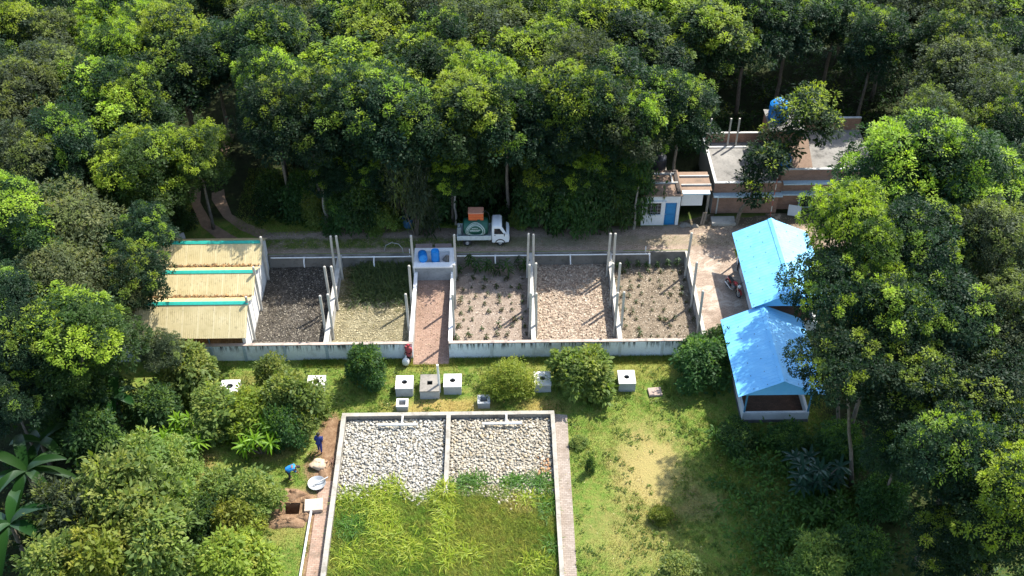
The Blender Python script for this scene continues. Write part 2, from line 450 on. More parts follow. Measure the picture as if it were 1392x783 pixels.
# heaps of dug earth round the pit
def mound(name, cx, cy, rx, ry, h, seed, mat=None, z=0.0, skip=None):
    r = random.Random(seed); vs=[]; fs=[]; n=18; k=7
    for a in range(k+1):
        for b in range(n):
            t = a/k; an = 2*math.pi*b/n
            wv = 1+.18*math.sin(3*an+seed)+.12*math.sin(5*an+2*seed)
            x = cx+rx*t*wv*math.cos(an); y = cy+ry*t*wv*math.sin(an)
            hh = h*(1-t*t)*(.75+.5*r.random())
            if a == k: hh = -.03
            vs.append((x,y,z+hh))
    for a in range(k):
        for b in range(n):
            fs.append((a*n+b,a*n+(b+1)%n,(a+1)*n+(b+1)%n,(a+1)*n+b))
    o = MB().add(vs,fs).build(name, mat or M_DIRT, smooth=True)
    return o
for i,(cx,cy,rx,ry,h) in enumerate([(-12.3,-11.15,.8,.5,.28),(-13.2,-11.8,.45,.6,.22),(-12.3,-13.15,1.15,.5,.25),(-11.3,-12.75,.5,.4,.2),(-11.25,-11.6,.4,.45,.2),(-10.6,-9.2,.5,.75,.2)]):
    tag(mound('dirt', cx,cy,rx,ry,h,i+1), kind='stuff')

# road, side yard, brick path, track
def sheet(name, pts, z, mat, sub=None):
    mb = MB(); mb.add([(p[0],p[1],z(p[0],p[1]) if callable(z) else z) for p in pts], [tuple(range(len(pts)))]); return tag(mb.build(name, mat), kind='structure')
sheet('road', [(-17.5,9.42),(13.8,9.42),(30,9.42),(30,13.5),(16,13.6),(12.5,12.25),(2,12.25),(-8,12.2),(-17.5,11.9)], ROAD+.005, M_ROAD)
mb = MB(); rows=[]
for y in np.arange(-1.2, 9.43, .4427):
    z = float(ROAD*sstep(-2.6,.9,y))+.03
    rows += [(13.72,y,z),(17.05,y,z)]
n = len(rows)//2
mb.add(rows, [(2*i,2*i+1,2*i+3,2*i+2) for i in range(n-1)])
g, c, bt = brick('yard_brick', (.30,.225,.17), (.40,.31,.24), (.14,.115,.09), dirt=(.17,.125,.09), damt=.75)
c = g.mix(g.mapr(g.noise(.7,5,.7,dist=.6), .5,.6,0,.7), c, (.46,.40,.33))
g.pbr(c,.9,normal=g.bump(bt.outputs['Fac'],-.015,.6)); M_YARD = g.m
tag(mb.build('yard', M_YARD), kind='structure')
g = N('track'); d = dirt_colour(g)
at_ = g.n('ShaderNodeAttribute', attribute_name='leafcol').outputs['Color']
g.pbr(g.mix(g.mapr(g.noise(2.5,5,.7),.4,.65,0,.5), g.mix(.45,d,(.28,.20,.15)), (.17,.125,.09)), .95, normal=g.bump(g.noise(6,6,.7),.08)); M_TRACK = g.m
ctr = [(-17.6,10.9),(-19.3,11.9),(-20.9,13.4),(-22.1,15.8),(-22.7,18.5),(-22.9,22),(-22.9,25)]
for off in (-.95,.95):
    mb = MB(); L=[]
    for i,(x,y) in enumerate(ctr):
        a = ctr[max(0,i-1)]; b = ctr[min(len(ctr)-1,i+1)]
        t = np.array([b[0]-a[0],b[1]-a[1]]); t/=np.linalg.norm(t); nn = np.array([t[1],-t[0]])
        wv = .42+.1*math.sin(i*2.1+off)
        for s in (-1,1):
            p = np.array([x,y])+nn*(off*.9+s*wv); L.append((p[0],p[1],ROAD+.03))
    mb.add(L,[(2*i,2*i+2,2*i+3,2*i+1) for i in range(len(ctr)-1)])
    tag(mb.build('track', M_TRACK), kind='structure')
# ramp between the walls
mb = MB(); prof = [(-.55,.03),(.2,.07),(3.5,.34),(7.25,.66)]
L=[]
for y,z in prof: L += [(-5.69,y,z),(-3.31,y,z)]
mb.add(L,[(2*i,2*i+1,2*i+3,2*i+2) for i in range(len(prof)-1)]); tag(mb.build('ramp', M_RAMP), kind='structure')
sheet('brick_path', [(3.42,-5.1),(4.25,-5.2),(4.2,-9),(4.18,-13),(4.12,-22),(3.42,-22)], .055, M_PATH)
g, c, bt = brick('old_path_brick', (.28,.18,.13), (.36,.25,.19), (.15,.12,.09), dirt=(.13,.10,.07), damt=.8)
g.pbr(c,.9); sheet('brick_path', [(-10.75,-22),(-10.75,-11.2),(-10.5,-10.2),(-9.86,-10.2),(-9.86,-22)], .05, g.m)

# ================================================================== beds
BX = [(-16.5,-11.49),(-11.23,-5.89),(-3.09,2.17),(2.43,7.87),(8.13,13.5)]
BEDN = ['dark_soil','straw_soil','seedling_soil','bare_soil','brown_soil']
def bumpy(name, x0,x1,y0,y1,z,amp,mat,seed,step=.25):
    r = np.random.default_rng(seed)
    nx = int((x1-x0)/step)+2; ny = int((y1-y0)/step)+2
    X,Y = np.meshgrid(np.linspace(x0,x1,nx),np.linspace(y0,y1,ny))
    Z = z + amp*(.5*np.sin(X*1.7+seed)*np.sin(Y*1.3+2*seed)+ r.normal(0,.35,X.shape))
    V = np.stack([X,Y,Z],-1).reshape(-1,3)
    I = np.arange(nx*ny).reshape(ny,nx)
    F = np.stack([I[:-1,:-1],I[:-1,1:],I[1:,1:],I[1:,:-1]],-1).reshape(-1,4)
    me = np_mesh(name,V,F); me.shade_smooth()
    return link(name,me,mat)
for i,(x0,x1) in enumerate(BX):
    tag(bumpy('soil', x0,x1,.22,9.22,.3,.07 if i==0 else .035,M_SOIL[i],i+3), kind='structure')

def wall(name, label, x0,x1,y0,y1,z0,z1, mat, cope=True, ov=.03, ch=.07, copemat=None):
    t = thing(name, ((x0+x1)/2,(y0+y1)/2,z0), label, 'wall')
    MB().box(x0,x1,y0,y1,z0,z1).build('wall_body', mat, t)
    if cope: 
        mb = MB(); L = max(x1-x0, y1-y0); n = max(2,int(L/.9)); r = random.Random(hash(label)%999 if False else int(L*100))
        # cast coping, slightly uneven along its length
        for k in range(n):
            dz = r.uniform(-.006,.006); dd = r.uniform(-.008,.008)
            if x1-x0 > y1-y0: mb.box(x0+(x1-x0)*k/n, x0+(x1-x0)*(k+1)/n-.004, y0-ov+dd,y1+ov+dd, z1+.001,z1+ch+dz)
            else: mb.box(x0-ov+dd,x1+ov+dd, y0+(y1-y0)*k/n, y0+(y1-y0)*(k+1)/n-.004, z1+.001,z1+ch+dz)
        mb.build('coping', copemat or M_COPE, t)
    return t
t = wall('garden_wall', 'stained whitewashed front wall running from the yellow sheds to the brick ramp', -25.4,-5.7,.02,.2,0,1.35, M_WALLW)
for x in (-24.2,-21.1,-18.9,-16.75,-14.1,-11.35,-8.6): MB().box(x-.09,x+.09,-.04,.017,0,1.32).build('pilaster', plain('pilaster_paint',(.36,.44,.50),.8), t)
t = wall('garden_wall', 'stained whitewashed front wall running right from the brick ramp', -3.3,13.7,.02,.2,0,1.35, M_WALLW)
for x in (-.5,2.3,5.2,8.0,10.8): MB().box(x-.09,x+.09,-.04,.017,0,1.32).build('pilaster', plain('pilaster_paint2',(.52,.56,.58),.8), t)
wall('retaining_wall', 'low dark rear wall of the left beds below the road', -16.5,-5.9,9.2,9.4,.1,1.36, M_CONC_DARK, ov=.01, ch=.035, copemat=M_CONC_DARK)
wall('retaining_wall', 'low dark rear wall of the right beds below the road', -3.05,13.7,9.2,9.4,.1,1.36, M_CONC_DARK, ov=.01, ch=.035, copemat=M_CONC_DARK)
DIV = [(-11.49,-11.23,'divider wall between the dark bed and the reed bed'),(-5.88,-5.7,'side wall left of the brick ramp'),
       (-3.3,-3.1,'side wall right of the brick ramp'),(2.18,2.42,'divider wall between the pink seedling bed and the bare straw bed'),
       (7.88,8.12,'divider wall between the bare straw bed and the rightmost bed'),(13.51,13.7,'end wall between the rightmost bed and the brick yard')]
for i,(x0,x1,lab) in enumerate(DIV):
    y1 = 7.24 if i in (1,2) else 9.195
    wall('divider_wall', 'pale concrete '+lab, x0,x1,.205,y1,.0,1.36, M_WALLIN, copemat=M_LIME if i in(1,2) else M_POST)
# posts
def post_mesh():
    mb = MB(); mb.rbox((0,0,1.95),(.16,.15,3.9),b=.03); mb.lathe((0,0,3.88),[(.085,0),(.095,.04),(.08,.11),(.03,.14)],10)
    return mb
pm = post_mesh().build('post', M_POST)
first = True
def post(x,y,z,label,h=1.0,rx=0,ry=0):
    global first
    o = pm if first else pm.copy()
    if not first: COL.objects.link(o)
    first = False
    o.location=(x,y,z); o.scale=(1,1,h); o.rotation_euler=(rx,ry,random.uniform(-.1,.1))
    tag(o,label,'post','concrete posts along the bed walls')
PST = [('the wall between dark bed and reed bed',(-11.59,-11.13)),('the wall left of the brick ramp',(-5.99,)),('the wall right of the brick ramp',(-3.0,)),
       ('the wall between pink bed and bare bed',(2.08,2.52)),('the wall between bare bed and rightmost bed',(7.78,8.22)),('the right end wall',(13.41,))]
for nm,xx in PST:
    for row,y in (('rear',7.8),('middle',4.6),('front',1.65)):
        for k,x in enumerate(xx):
            side = '' if len(xx)==1 else (', left of its pair',', right of its pair')[k]
            post(x,y,.28,'%s post on %s%s'%(row,nm,side),1+random.uniform(-.015,.015),random.uniform(-.012,.012),random.uniform(-.015,.015))
for row,y in (('rear',7.85),('middle',4.65),('front',1.65)):
    post(-16.4,y,.28,'pale post standing through the end of the %s yellow roof'%row,.99)
# pipes along the rear wall
M_PVC = plain('pvc',(.72,.71,.68),.45)
def pipe_run(label,x0,x1,spouts,elbow=None):
    t = thing('water_pipe',((x0+x1)/2,9.08,1.3),label,'pipe','irrigation pipes on the rear wall')
    MB().tube([(x0,9.08,1.3),(x1,9.08,1.3)],.055,10).build('pipe_run',M_PVC,t,True)
    for sx in spouts:
        MB().tube([(sx,9.08,1.3),(sx,8.85,1.27),(sx,8.7,1.12),(sx+.02,8.62,.78)],.05,8).build('spout',M_PVC,t,True)
    for sx in spouts: MB().tube([(sx-.09,9.08,1.3),(sx+.09,9.08,1.3)],.072,10).build('tee_joint',M_PVC,t,True)
    MB().tube([(x1-.3,9.08,1.3),(x1-.3,9.35,1.3),(x1-.3,9.38,1.75)],.04,8).build('riser',M_PVC,t,True)
pipe_run('white pipe along the rear wall of the two left beds',-16.3,-6.05,(-13.9,-8.9))
pipe_run('white pipe along the rear wall of the three right beds',-2.95,10.95,(-.2,5.2,10.9))

# ================================================================== sheds
g = N('yellow_sheet')
X = g.sep()
base = g.ramp(g.noise(.9,5,.7), [(.3,(.58,.485,.25)),(.6,(.69,.59,.335)),(.8,(.73,.65,.42))])
fx = g.math('FRACT', g.math('ADD', g.math('DIVIDE', X[0], 1.02), .2))
lap = g.math('MULTIPLY', g.mapr(fx,.0,.05), g.mapr(fx,.08,.14,1.,0.))
base = g.mix(g.math('MULTIPLY',lap,.75), base, (.76,.67,.42))
sp = g.mapr(g.noise(6,5,.75,g.pos((1,.35,1))), .53,.68,0,.55)
base = g.mix(sp, base, (.32,.25,.13))
p = g.n('ShaderNodeBsdfPrincipled'); g.set(p.inputs['Base Color'], base); p.inputs['Roughness'].default_value=.5
tr = g.n('ShaderNodeBsdfTranslucent'); g.set(tr.inputs[0], base)
mx = g.n('ShaderNodeMixShader'); mx.inputs[0].default_value=.35
g.t.links.new(p.outputs[0],mx.inputs[1]); g.t.links.new(tr.outputs[0],mx.inputs[2]); g.t.links.new(mx.outputs[0],g.out.inputs[0]); M_YSHEET=g.m
M_TEAL = plain('teal_ridge',(.02,.34,.27),.5)
def corr(y0,z0,y1,z1,x0,x1,pitch=.13,amp=.004,prof='sin'):
    n = int((x1-x0)/pitch*6); V=[];F=[]
    nx,nz = (z1-z0),(y1-y0); L=math.hypot(nx,nz); ny_,nz_ = -nx/L, nz/L
    if nz_<0: ny_,nz_=-ny_,-nz_
    for i in range(n+1):
        x = x0+(x1-x0)*i/n
        a = amp*math.sin(2*math.pi*x/pitch)
        if prof=='rib': a = amp if (x/pitch)%1 < .22 else 0
        for (y,z) in ((y0,z0),(y1,z1)): V += [(x,y+ny_*a,z+nz_*a),(x,y+ny_*(a-.012),z+nz_*(a-.012))]
    for i in range(n):
        b=4*i; c=b+4
        F += [(b,c,c+2,b+2),(b+1,b+3,c+3,c+1),(b,b+1,c+1,c),(b+2,c+2,c+3,b+3)]
    F += [(0,2,3,1),(4*n,4*n+1,4*n+3,4*n+2)]
    return MB().add(V,F)
for k,(yr,nm) in enumerate(((1.68,'front'),(4.82,'middle'),(7.98,'rear'))):
    yf, yb = yr-(1.95 if k==0 else 1.5), yr+1.52
    x0,x1 = -26.5,-16.35
    t = thing('yellow_shed',(-21,yr,0),'long shed under %s gabled roof of yellow corrugated sheets, %s'%({'front':'the front','middle':'the middle','rear':'the rear'}[nm],
              {'front':'above the whitewashed wall','middle':'between two like it','rear':'nearest the dirt track'}[nm]),'shed','three adjoining yellow sheds')
    zr, ze, zf = 3.75, 2.82, (2.35 if k==0 else 2.82)
    r = MB(); a = corr(yr,zr,yf,zf,x0,x1-.06*k*0); b = corr(yb,ze,yr,zr,x0,x1)
    r.add(a.v,a.f); r.add(b.v,b.f); ro = r.build('roof',M_YSHEET,t)
    q = MB()
    q.prism([(yr-.17,zr-.06),(yr,zr+.045),(yr+.10,zr+.0),(yr+.09,zr-.03),(yr,zr+.02),(yr-.16,zr-.09)],'x',x0,x1+.02); q.build('ridge_cap',M_TEAL,ro)
    gw = MB(); yy0 = .21 if k==0 else yf+.01
    gw.prism([(yy0,0),(yb-.01,0),(yb-.01,ze-.06),(yr,zr-.08),(yy0,zf+(yy0-yf)*(zr-zf)/(yr-yf)-.08)],'x',-16.78,-16.56); gw.build('gable_wall',M_LIME,t)
    for xx in (-19.0,-21.6,-24.2):
        MB().tube([(xx,yr-1.4,0),(xx,yr-1.4,2.7)],.05,8).build('column',plain('blue_steel',(.12,.2,.26),.6),t)
    MB().box(-26.4,-16.8,yr-.05,yr+.05,zr-.2,zr-.1).build('purlin',plain('brown_wood',(.16,.1,.06)),t)
    if k==2: MB().box(-26.4,-16.8,yb-.12,yb-.03,0,2.7).build('rear_wall',M_LIME,t)
    else: MB().box(-26.4,-16.8,yb-.04,yb+.04,2.62,2.74).build('valley_gutter',plain('rust',(.2,.11,.06)),t)
g = N('compost'); n_=g.noise(5,7,.75); g.pbr(g.ramp(n_,[(.3,(.08,.055,.03)),(.5,(.22,.15,.075)),(.7,(.38,.28,.15))]),.95,normal=g.bump(n_,.1))
tag(bumpy('compost',-26.3,-16.82,.25,9.,1.15,.12,g.m,31), kind='stuff')

# ================================================================== water tank
t = thing('water_tank',(-4.48,8.28,.66),'white concrete water tank with an open basin at the head of the brick ramp','tank')
x0,x1,y0,y1=-5.95,-3.0,7.25,9.3; zt=1.9
b = MB().box(x0,x1,y0,y1,.5,1.3)
mb = MB(); 
for (a,b2,c,d) in ((x0,x1,y0,y0+.45),(x0,x1,y1-.32,y1),(x0,x0+.42,y0+.45,y1-.32),(x1-.45,x1,y0+.45,y1-.32)): mb.box(a,b2,c,d,1.3,zt)
mb.build('rim',M_TANKW,t); b.build('base',M_TANKW,t)
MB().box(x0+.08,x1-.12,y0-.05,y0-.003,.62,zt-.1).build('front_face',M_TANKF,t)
MB().box(x0+.43,x1-.46,y0+.46,y1-.33,1.301,1.68).build('basin_floor',concrete('basin',(.42,.44,.45),(.62,.64,.65),(.25,.25,.25),.6,2.5),t)
MB().box(x0-.02,x1+.02,y0-.08,y0-.003,zt-.1,zt+.004).build('lip',M_TANKW,t)
M_BLUE = plain('blue_plastic',(.01,.20,.58),.45,var=.1)
def drum(M, c, label, h=.9, r=.3):
    t = thing('plastic_drum',c,label,'drum','blue drums on the white tank')
    p=[(r*.9,0),(r,.04),(r,h*.3),(r*1.03,h*.32),(r,h*.34),(r,h*.64),(r*1.03,h*.66),(r,h*.68),(r,h*.93),(r*.93,h),(r*.88,h),(r*.86,h-.03)]
    MB().lathe(c,p,20,M).build('drum_body',M_BLUE,t,True)
    MB().lathe(c,[(r*.86,h-.028),(.02,h-.025)],20,M).build('lid',plain('blue_lid',(.02,.26,.66),.5),t)
    MB().lathe(c,[(.05,h-.03),(.05,h+.02),(.03,h+.025)],10,M @ Matrix.Translation((r*.5,0,0))).build('bung',M_BLUE,t)
drum(Matrix.Identity(4),(-4.42,8.0,1.69),'upright blue plastic drum standing in the white tank basin',1.02)
drum(Matrix.Rotation(RD(8),4,'Z')@Matrix.Rotation(RD(78),4,'X'),(-5.38,8.55,2.01),'blue plastic drum lying on its side in the white tank basin',.85,.32)
sm = mound('stone_heap',-3.65,8.25,.26,.42,.3,5,M_CONC_DARK,1.68); tag(sm,'small grey heap of rubble in the right end of the tank basin','rubble')
for k,(x,lab) in enumerate(((-5.35,'left one of the two pinkish concrete slabs lying behind the white tank'),(-3.95,'right one of the two pinkish concrete slabs lying behind the white tank'))):
    o = MB().rbox((x,9.83,ROAD+.09),(1.2,.72,.1),rx=RD(8),b=.015).build('concrete_slab',concrete('pink_slab%d'%k,(.25,.18,.16),(.36,.27,.24),(.14,.11,.1)))
    tag(o,lab,'slab','slabs behind the tank')
tag(MB().tube([(-8.2,9.55,1.45),(-8.05,9.5,2.0),(-7.6,9.45,2.3),(-7.1,9.35,2.25),(-6.85,9.3,1.9),(-6.8,9.25,1.5)],.03,6).build('hose',plain('grey_hose',(.3,.3,.27)),None,True),'grey hose arching over the rear wall of the reed bed','hose')
# ================================================================== pavilions
g = N('blue_roof')
c = g.mix(g.mapr(g.noise(1.2,5,.7),.35,.7), (.11,.44,.80), (.16,.50,.84))
c = g.mix(g.mapr(g.noise(5,4,.7),.55,.75,0,.4), c, (.10,.30,.55))
g.pbr(c,.58,spec=.5); M_BROOF = g.m
for nd in g.t.nodes:
    if nd.type=='BSDF_PRINCIPLED': nd.inputs['IOR'].default_value=1.9
M_BFRAME = plain('blue_steel_post',(.07,.22,.34),.5)
M_PWALL = concrete('pavilion_wall',(.60,.62,.63),(.72,.74,.75),(.40,.42,.43),.35,1.5)
M_PLINTH = concrete('plinth',(.10,.105,.115),(.17,.175,.18),(.05,.05,.055),.6,2)
g, c, bt = brick('pavilion_floor',(.11,.06,.04),(.16,.09,.06),(.06,.045,.035),dirt=(.06,.04,.03)); g.pbr(c,.9); M_PFLOOR=g.m
def corr_x(xe,ze,xr,zr,y0,y1,pitch=.28,amp=.015):
    a = corr(xe,ze,xr,zr,y0,y1,pitch,amp,'rib')
    a.v = [(p[1],p[0],p[2]) for p in a.v]; a.f = [tuple(reversed(f)) for f in a.f]
    return a
def pavilion(label, x0,x1,y0,y1,zb,ze,zr,wall_h,plinth=True, open_front=True, doorgap=False):
    t = thing('pavilion',((x0+x1)/2,(y0+y1)/2,zb),label,'shelter')
    xr = (x0+x1)/2 - .1; ov=.62
    r = corr_x(x0-ov,ze,xr,zr,y0-.4,y1+.1); b = corr_x(x1+ov,ze,xr,zr,y0-.4,y1+.1); r.add(b.v,b.f)
    sc = MB()
    for yy in np.arange(y0-.2,y1,1.1):
        for tt in (.06,.35,.65,.93):
            for xa in (x0-ov,x1+ov):
                sc.rbox((xa+(xr-xa)*tt, yy, ze+(zr-ze)*tt+.035),(.05,.05,.02))
    nb = len(r.f); r.add(sc.v,sc.f); ro = r.build('roof',M_BROOF,t)
    ro.data.materials.append(plain('screw',(.05,.11,.2),.5))
    for pl in ro.data.polygons:
        if pl.index >= nb: pl.material_index = 1
    q = MB().prism([(xr-.22,zr-.07),(xr,zr+.05),(xr+.22,zr-.07),(xr+.22,zr-.085),(xr,zr+.03),(xr-.22,zr-.085)],'y',y0-.42,y1+.11); q.build('ridge_cap',M_BROOF,ro)
    # gable board facing the lawn
    MB().prism([(x0-ov+.35,ze+.02),(xr,zr-.06),(x1+ov-.35,ze+.02)],'y',y0-.28,y0-.25).build('gable_board',M_BROOF,t)
    wl = MB(); w_=.16
    wl.box(x0,x1,y0,y0+w_,zb+.0,zb+wall_h); wl.box(x0,x0+w_,y0+w_,y1,zb,zb+wall_h); wl.box(x1-w_,x1,y0+w_,y1,zb,zb+wall_h); wl.box(x0+w_,x1-w_,y1-w_,y1,zb,zb+wall_h)
    wl.build('parapet_wall',M_PWALL,t)
    MB().box(x0-.03,x1+.03,y0-.04,y1+.02,zb-.4,zb+.24 if plinth else zb+.05).build('plinth',M_PLINTH,t)
    MB().box(x0+w_+.01,x1-w_-.01,y0+w_+.01,y1-w_-.01,zb+.25,zb+.3).build('floor_paving',M_PFLOOR,t)
    for yy in np.linspace(y0+.1,y1-.1,4):
        for xx in (x0+.08,x1-.08):
            MB().rbox((xx,yy,zb+wall_h+(ze+.2-zb-wall_h)/2),(.09,.09,ze+.2-zb-wall_h)).build('column',M_BFRAME,t)
    for yy in np.linspace(y0+.1,y1-.1,4):
        MB().tube([(x0-.4,yy,ze+.04),(xr,yy,zr-.12),(x1+.4,yy,ze+.04)],.035,6).build('rafter',M_BFRAME,t)
    return t
pavilion('front blue gabled shelter on low white walls, standing lower on the lawn',15.12,19.25,-5.95,.42,0,2.75,4.05,.85)
pavilion('rear blue gabled shelter beside the brick yard, reaching to the brick house',16.98,21.0,.75,8.0,ROAD,3.95,5.2,.85,False)
# dark cloth by the yard wall
cl = MB(); vs=[];fs=[]
for i in range(7):
    for j in range(6):
        vs.append((16.93-.05*math.sin(j*1.3),8.2+.28*j/5-.25,ROAD+1.35-.2*i+.02*math.sin(j*2+i)))
for i in range(6):
    for j in range(5): fs.append((i*6+j,i*6+j+1,(i+1)*6+j+1,(i+1)*6+j))
oc = MB().add(vs,fs).build('hung_cloth',plain('black_cloth',(.03,.028,.03),.9)); oc.location=(-.06,-1.1,0)
md = oc.modifiers.new('thick','SOLIDIFY'); md.thickness=.04
tag(oc,'black cloth hanging over the wall of the rear blue shelter','cloth')

# ================================================================== brick house
t = thing('brick_house',(20,17,ROAD),'flat roofed brick house with pale blue ledges half hidden by a leaning tree','house')
M_LEDGE = plain('pale_blue_ledge',(.42,.55,.62),.7)
M_PARA = concrete('parapet_cap',(.42,.42,.40),(.56,.56,.54),(.22,.22,.21),.4,2)
z0=ROAD; X0,X1,Y0,Y1=16.0,20.9,13.65,19.95
body = MB().box(X0,X1,Y0,Y1,z0,3.55); body.build('wall_body',M_BRICKY,t)
MB().box(X0-.012,X0-.002,Y0+.01,Y1,z0,4.18).build('side_wall',concrete('side_grey',(.20,.21,.22),(.30,.31,.32),(.1,.1,.1),.5,1.5),t)
MB().box(X0,X1,Y0,Y0+.14,3.552,4.18).build('parapet',M_BRICKY,t); MB().box(X0,X1,Y1-.14,Y1,3.552,4.45).build('parapet',M_BRICKY,t)
MB().box(X0,X0+.14,Y0+.141,Y1-.141,3.552,4.18).build('parapet',M_BRICKX,t)
for bx in ((X0-.03,X1,Y0-.03,Y0+.17,4.181,4.23),(X0-.03,X1,Y1-.17,Y1+.03,4.451,4.5),(X0-.03,X0+.17,Y0+.171,Y1-.171,4.181,4.23)): MB().box(*bx).build('coping',M_PARA,t)
MB().box(X0+.141,X1,Y0+.141,Y1-.141,3.552,3.6).build('roof',M_ROOFC,t)
MB().box(X0-.05,X1+.15,Y0-.5,Y0-.002,3.22,3.32).build('ledge',M_LEDGE,t)
MB().box(X0+.15,X0+3.4,Y1-.9,Y1-.72,3.601,3.68).build('roof_beam',M_PARA,t)
for x in (16.4,17.9,18.55):
    MB().rbox((x,Y1-.6,4.85),(.12,.12,2.5)).build('column',M_POST,t)
MB().box(16.35,16.45,13.6,13.645,z0,3.2).build('drain_pipe',plain('pipe_grey',(.5,.48,.45),.6),t)
# right wing, a little taller
A0,A1,B0,B1=20.95,28.2,14.1,20.3; zt=5.0
MB().box(A0,A1,B0,B1,z0,4.4).build('wing_wall',M_BRICKY,t)
MB().box(A0,A1,B0,B0+.14,4.402,zt).build('parapet',M_BRICKY,t); MB().box(A0,A1,B1-.14,B1,4.402,5.5).build('parapet',M_BRICKY,t)
MB().box(A0-.03,A1,B0-.03,B0+.17,zt+.001,zt+.06).build('coping',M_PARA,t); MB().box(A0,A1,B1-.17,B1+.03,5.501,5.56).build('coping',M_PARA,t)
MB().box(A0+.01,A1,B0+.141,B1-.141,4.402,4.45).build('roof',M_ROOFC,t)
for z in (3.0,3.95): MB().box(A0+.16,A1+.05,B0-.45,B0-.002,z,z+.1).build('ledge',M_LEDGE,t)
MB().prism([(14.75,4.452),(14.75,4.55),(17.2,5.6),(17.2,4.452)],'x',21.9,23.4).build('stair_roof',M_ROOFB,t)
MB().box(20.55,23.0,17.25,20.1,4.452,6.3).build('stair_tower',M_BRICKY,t)
MB().box(20.45,23.1,17.15,20.14,6.301,6.4).build('tower_roof',M_ROOFC,t)
for xx,yy in ((22.6,14.05),(25.2,14.05)):
    f = MB().box(xx,xx+1.0,yy-.03,yy+.04,1.6,2.75).build('window',M_LEDGE,t)
    MB().box(xx+.08,xx+.92,yy-.036,yy-.031,1.68,2.67).build('pane',plain('dark_glass',(.02,.025,.03),.1,spec=.6),f)
tk = thing('roof_tank',(21.7,18.9,6.4),'bright blue plastic water tank on the roof of the brick house','water tank')
MB().lathe((21.3,18.9,6.42),[(.72,0),(.75,.05),(.75,.4),(.78,.43),(.75,.46),(.75,.85),(.78,.88),(.75,.91),(.75,1.2),(.45,1.5),(.25,1.55)],24).build('tank_body',M_BLUE,tk,True)
MB().lathe((21.3,18.9,7.9),[(.3,.05),(.3,.14),(.05,.17)],16).build('lid',M_BLUE,tk)
br = thing('plastic_bin',(21.4,15.4,4.45),'square bright blue bin at the front of the house roof under the leaning tree','bin')
MB().prism([(-.3,0),(.3,0),(.36,.72),(-.36,.72)],'y',15.1,15.75).build('bin_body',M_BLUE,None)
bb = bpy.data.objects['bin_body']; bb.location=(0,0,0); bb.parent=br
for v in bb.data.vertices: v.co.y -= 15.4
MB().box(21.0,21.8,15.05,15.8,5.17,5.25).build('lid',M_BLUE,br)
# pole, board
o = thing('flag_pole',(20.4,13.2,ROAD),'thin red and white pole rising before the brick house','pole')
for k in range(8):
    MB().tube([(20.4,13.2,ROAD+.5*k),(20.4,13.2,ROAD+.5*k+.5)],.035,8).build('pole_section',plain('pole_white',(.7,.66,.62)) if k%2 else plain('pole_red',(.45,.13,.1)),o)
o = MB().rbox((22.2,13.35,ROAD+.42),(.95,.06,.8),rx=RD(-38),rz=RD(-14),b=.01).build('white_board',concrete('board',(.52,.53,.52),(.62,.63,.62),(.4,.4,.4),.3))
tag(o,'pale square board leaning before the brick house wall','board')

# ================================================================== hut
t = thing('hut',(12,13.4,ROAD),'small whitewashed hut with a bright blue door and a barred window','hut')
hx0,hx1,hy0,hy1=10.6,13.35,12.3,15.2; hz=4.15
wl = MB()
wy = hy0+.15
# front wall with a real window opening and doorway
wx0,wx1,wz0,wz1 = 11.0,11.98,2.35,3.45; dx0,dx1,dz = 12.25,13.12,3.45
wl.box(hx0,wx0,hy0,wy,ROAD,hz); wl.box(wx0,wx1,hy0,wy,ROAD,wz0); wl.box(wx0,wx1,hy0,wy,wz1,hz); wl.box(wx1,dx0,hy0,wy,ROAD,hz); wl.box(dx0,dx1,hy0,wy,dz,hz); wl.box(dx1,hx1,hy0,wy,ROAD,hz)
wl.box(hx0,hx0+.15,wy,hy1,ROAD,hz); wl.box(hx1-.15,hx1,wy,hy1,ROAD,hz); wl.box(hx0+.15,hx1-.15,hy1-.15,hy1,ROAD,hz)
wl.build('wall_body',M_HUT,t)
d = MB().box(dx0+.03,dx1-.03,hy0+.03,hy0+.08,ROAD+.02,dz-.03).build('door',plain('blue_door',(.012,.17,.40),.5),t)
pn = MB()
for (a,b) in ((1.6,2.3),(2.45,3.25)): pn.box(dx0+.14,dx1-.14,hy0+.015,hy0+.029,a,b)
pn.build('door_panel',plain('blue_door_panel',(.015,.20,.46),.5),d)
MB().lathe((dx0+.12,hy0+.0,2.4),[(.03,0),(.03,.05)],8).build('handle',plain('steel',(.6,.6,.6),.3,1.),d)
MB().box(dx0-.05,dx0+.028,hy0-.015,hy0+.1,ROAD,dz+.05).build('door_frame',M_HUT,t)
f = MB().box(wx0-.06,wx1+.06,hy0-.03,hy0-.002,wz0-.08,wz0-.005)
f.box(wx0-.06,wx1+.06,hy0-.03,hy0-.002,wz1+.005,wz1+.08); f.box(wx0-.06,wx0-.003,hy0-.03,hy0-.002,wz0-.004,wz1+.004); f.box(wx1+.003,wx1+.06,hy0-.03,hy0-.002,wz0-.004,wz1+.004)
wn = f.build('window',M_HUT,t)
gr = MB()
for k in range(5): gr.tube([(wx0+.16*(k+.6),hy0+.05,wz0),(wx0+.16*(k+.6),hy0+.05,wz1)],.014,6)
for k in range(3): gr.tube([(wx0,hy0+.05,wz0+.3*(k+.7)),(wx1,hy0+.05,wz0+.3*(k+.7))],.014,6)
gr.build('grille',plain('grille_grey',(.35,.36,.37),.5),wn)
MB().box(wx0,wx1,hy0+.1,hy0+.115,wz0,wz1).build('pane',plain('dark_glass',(.02,.025,.03),.1,spec=.6),wn)
MB().box(wx0-.3,wx1+.35,hy0-.12,hy0-.002,wz1+.14,wz1+.2).build('sunshade',M_HUT,t)
MB().box(hx0-.1,hx1+.1,hy0-.18,hy1+.1,hz+.001,hz+.09).build('roof',M_ROOFB,t)
fr = MB()
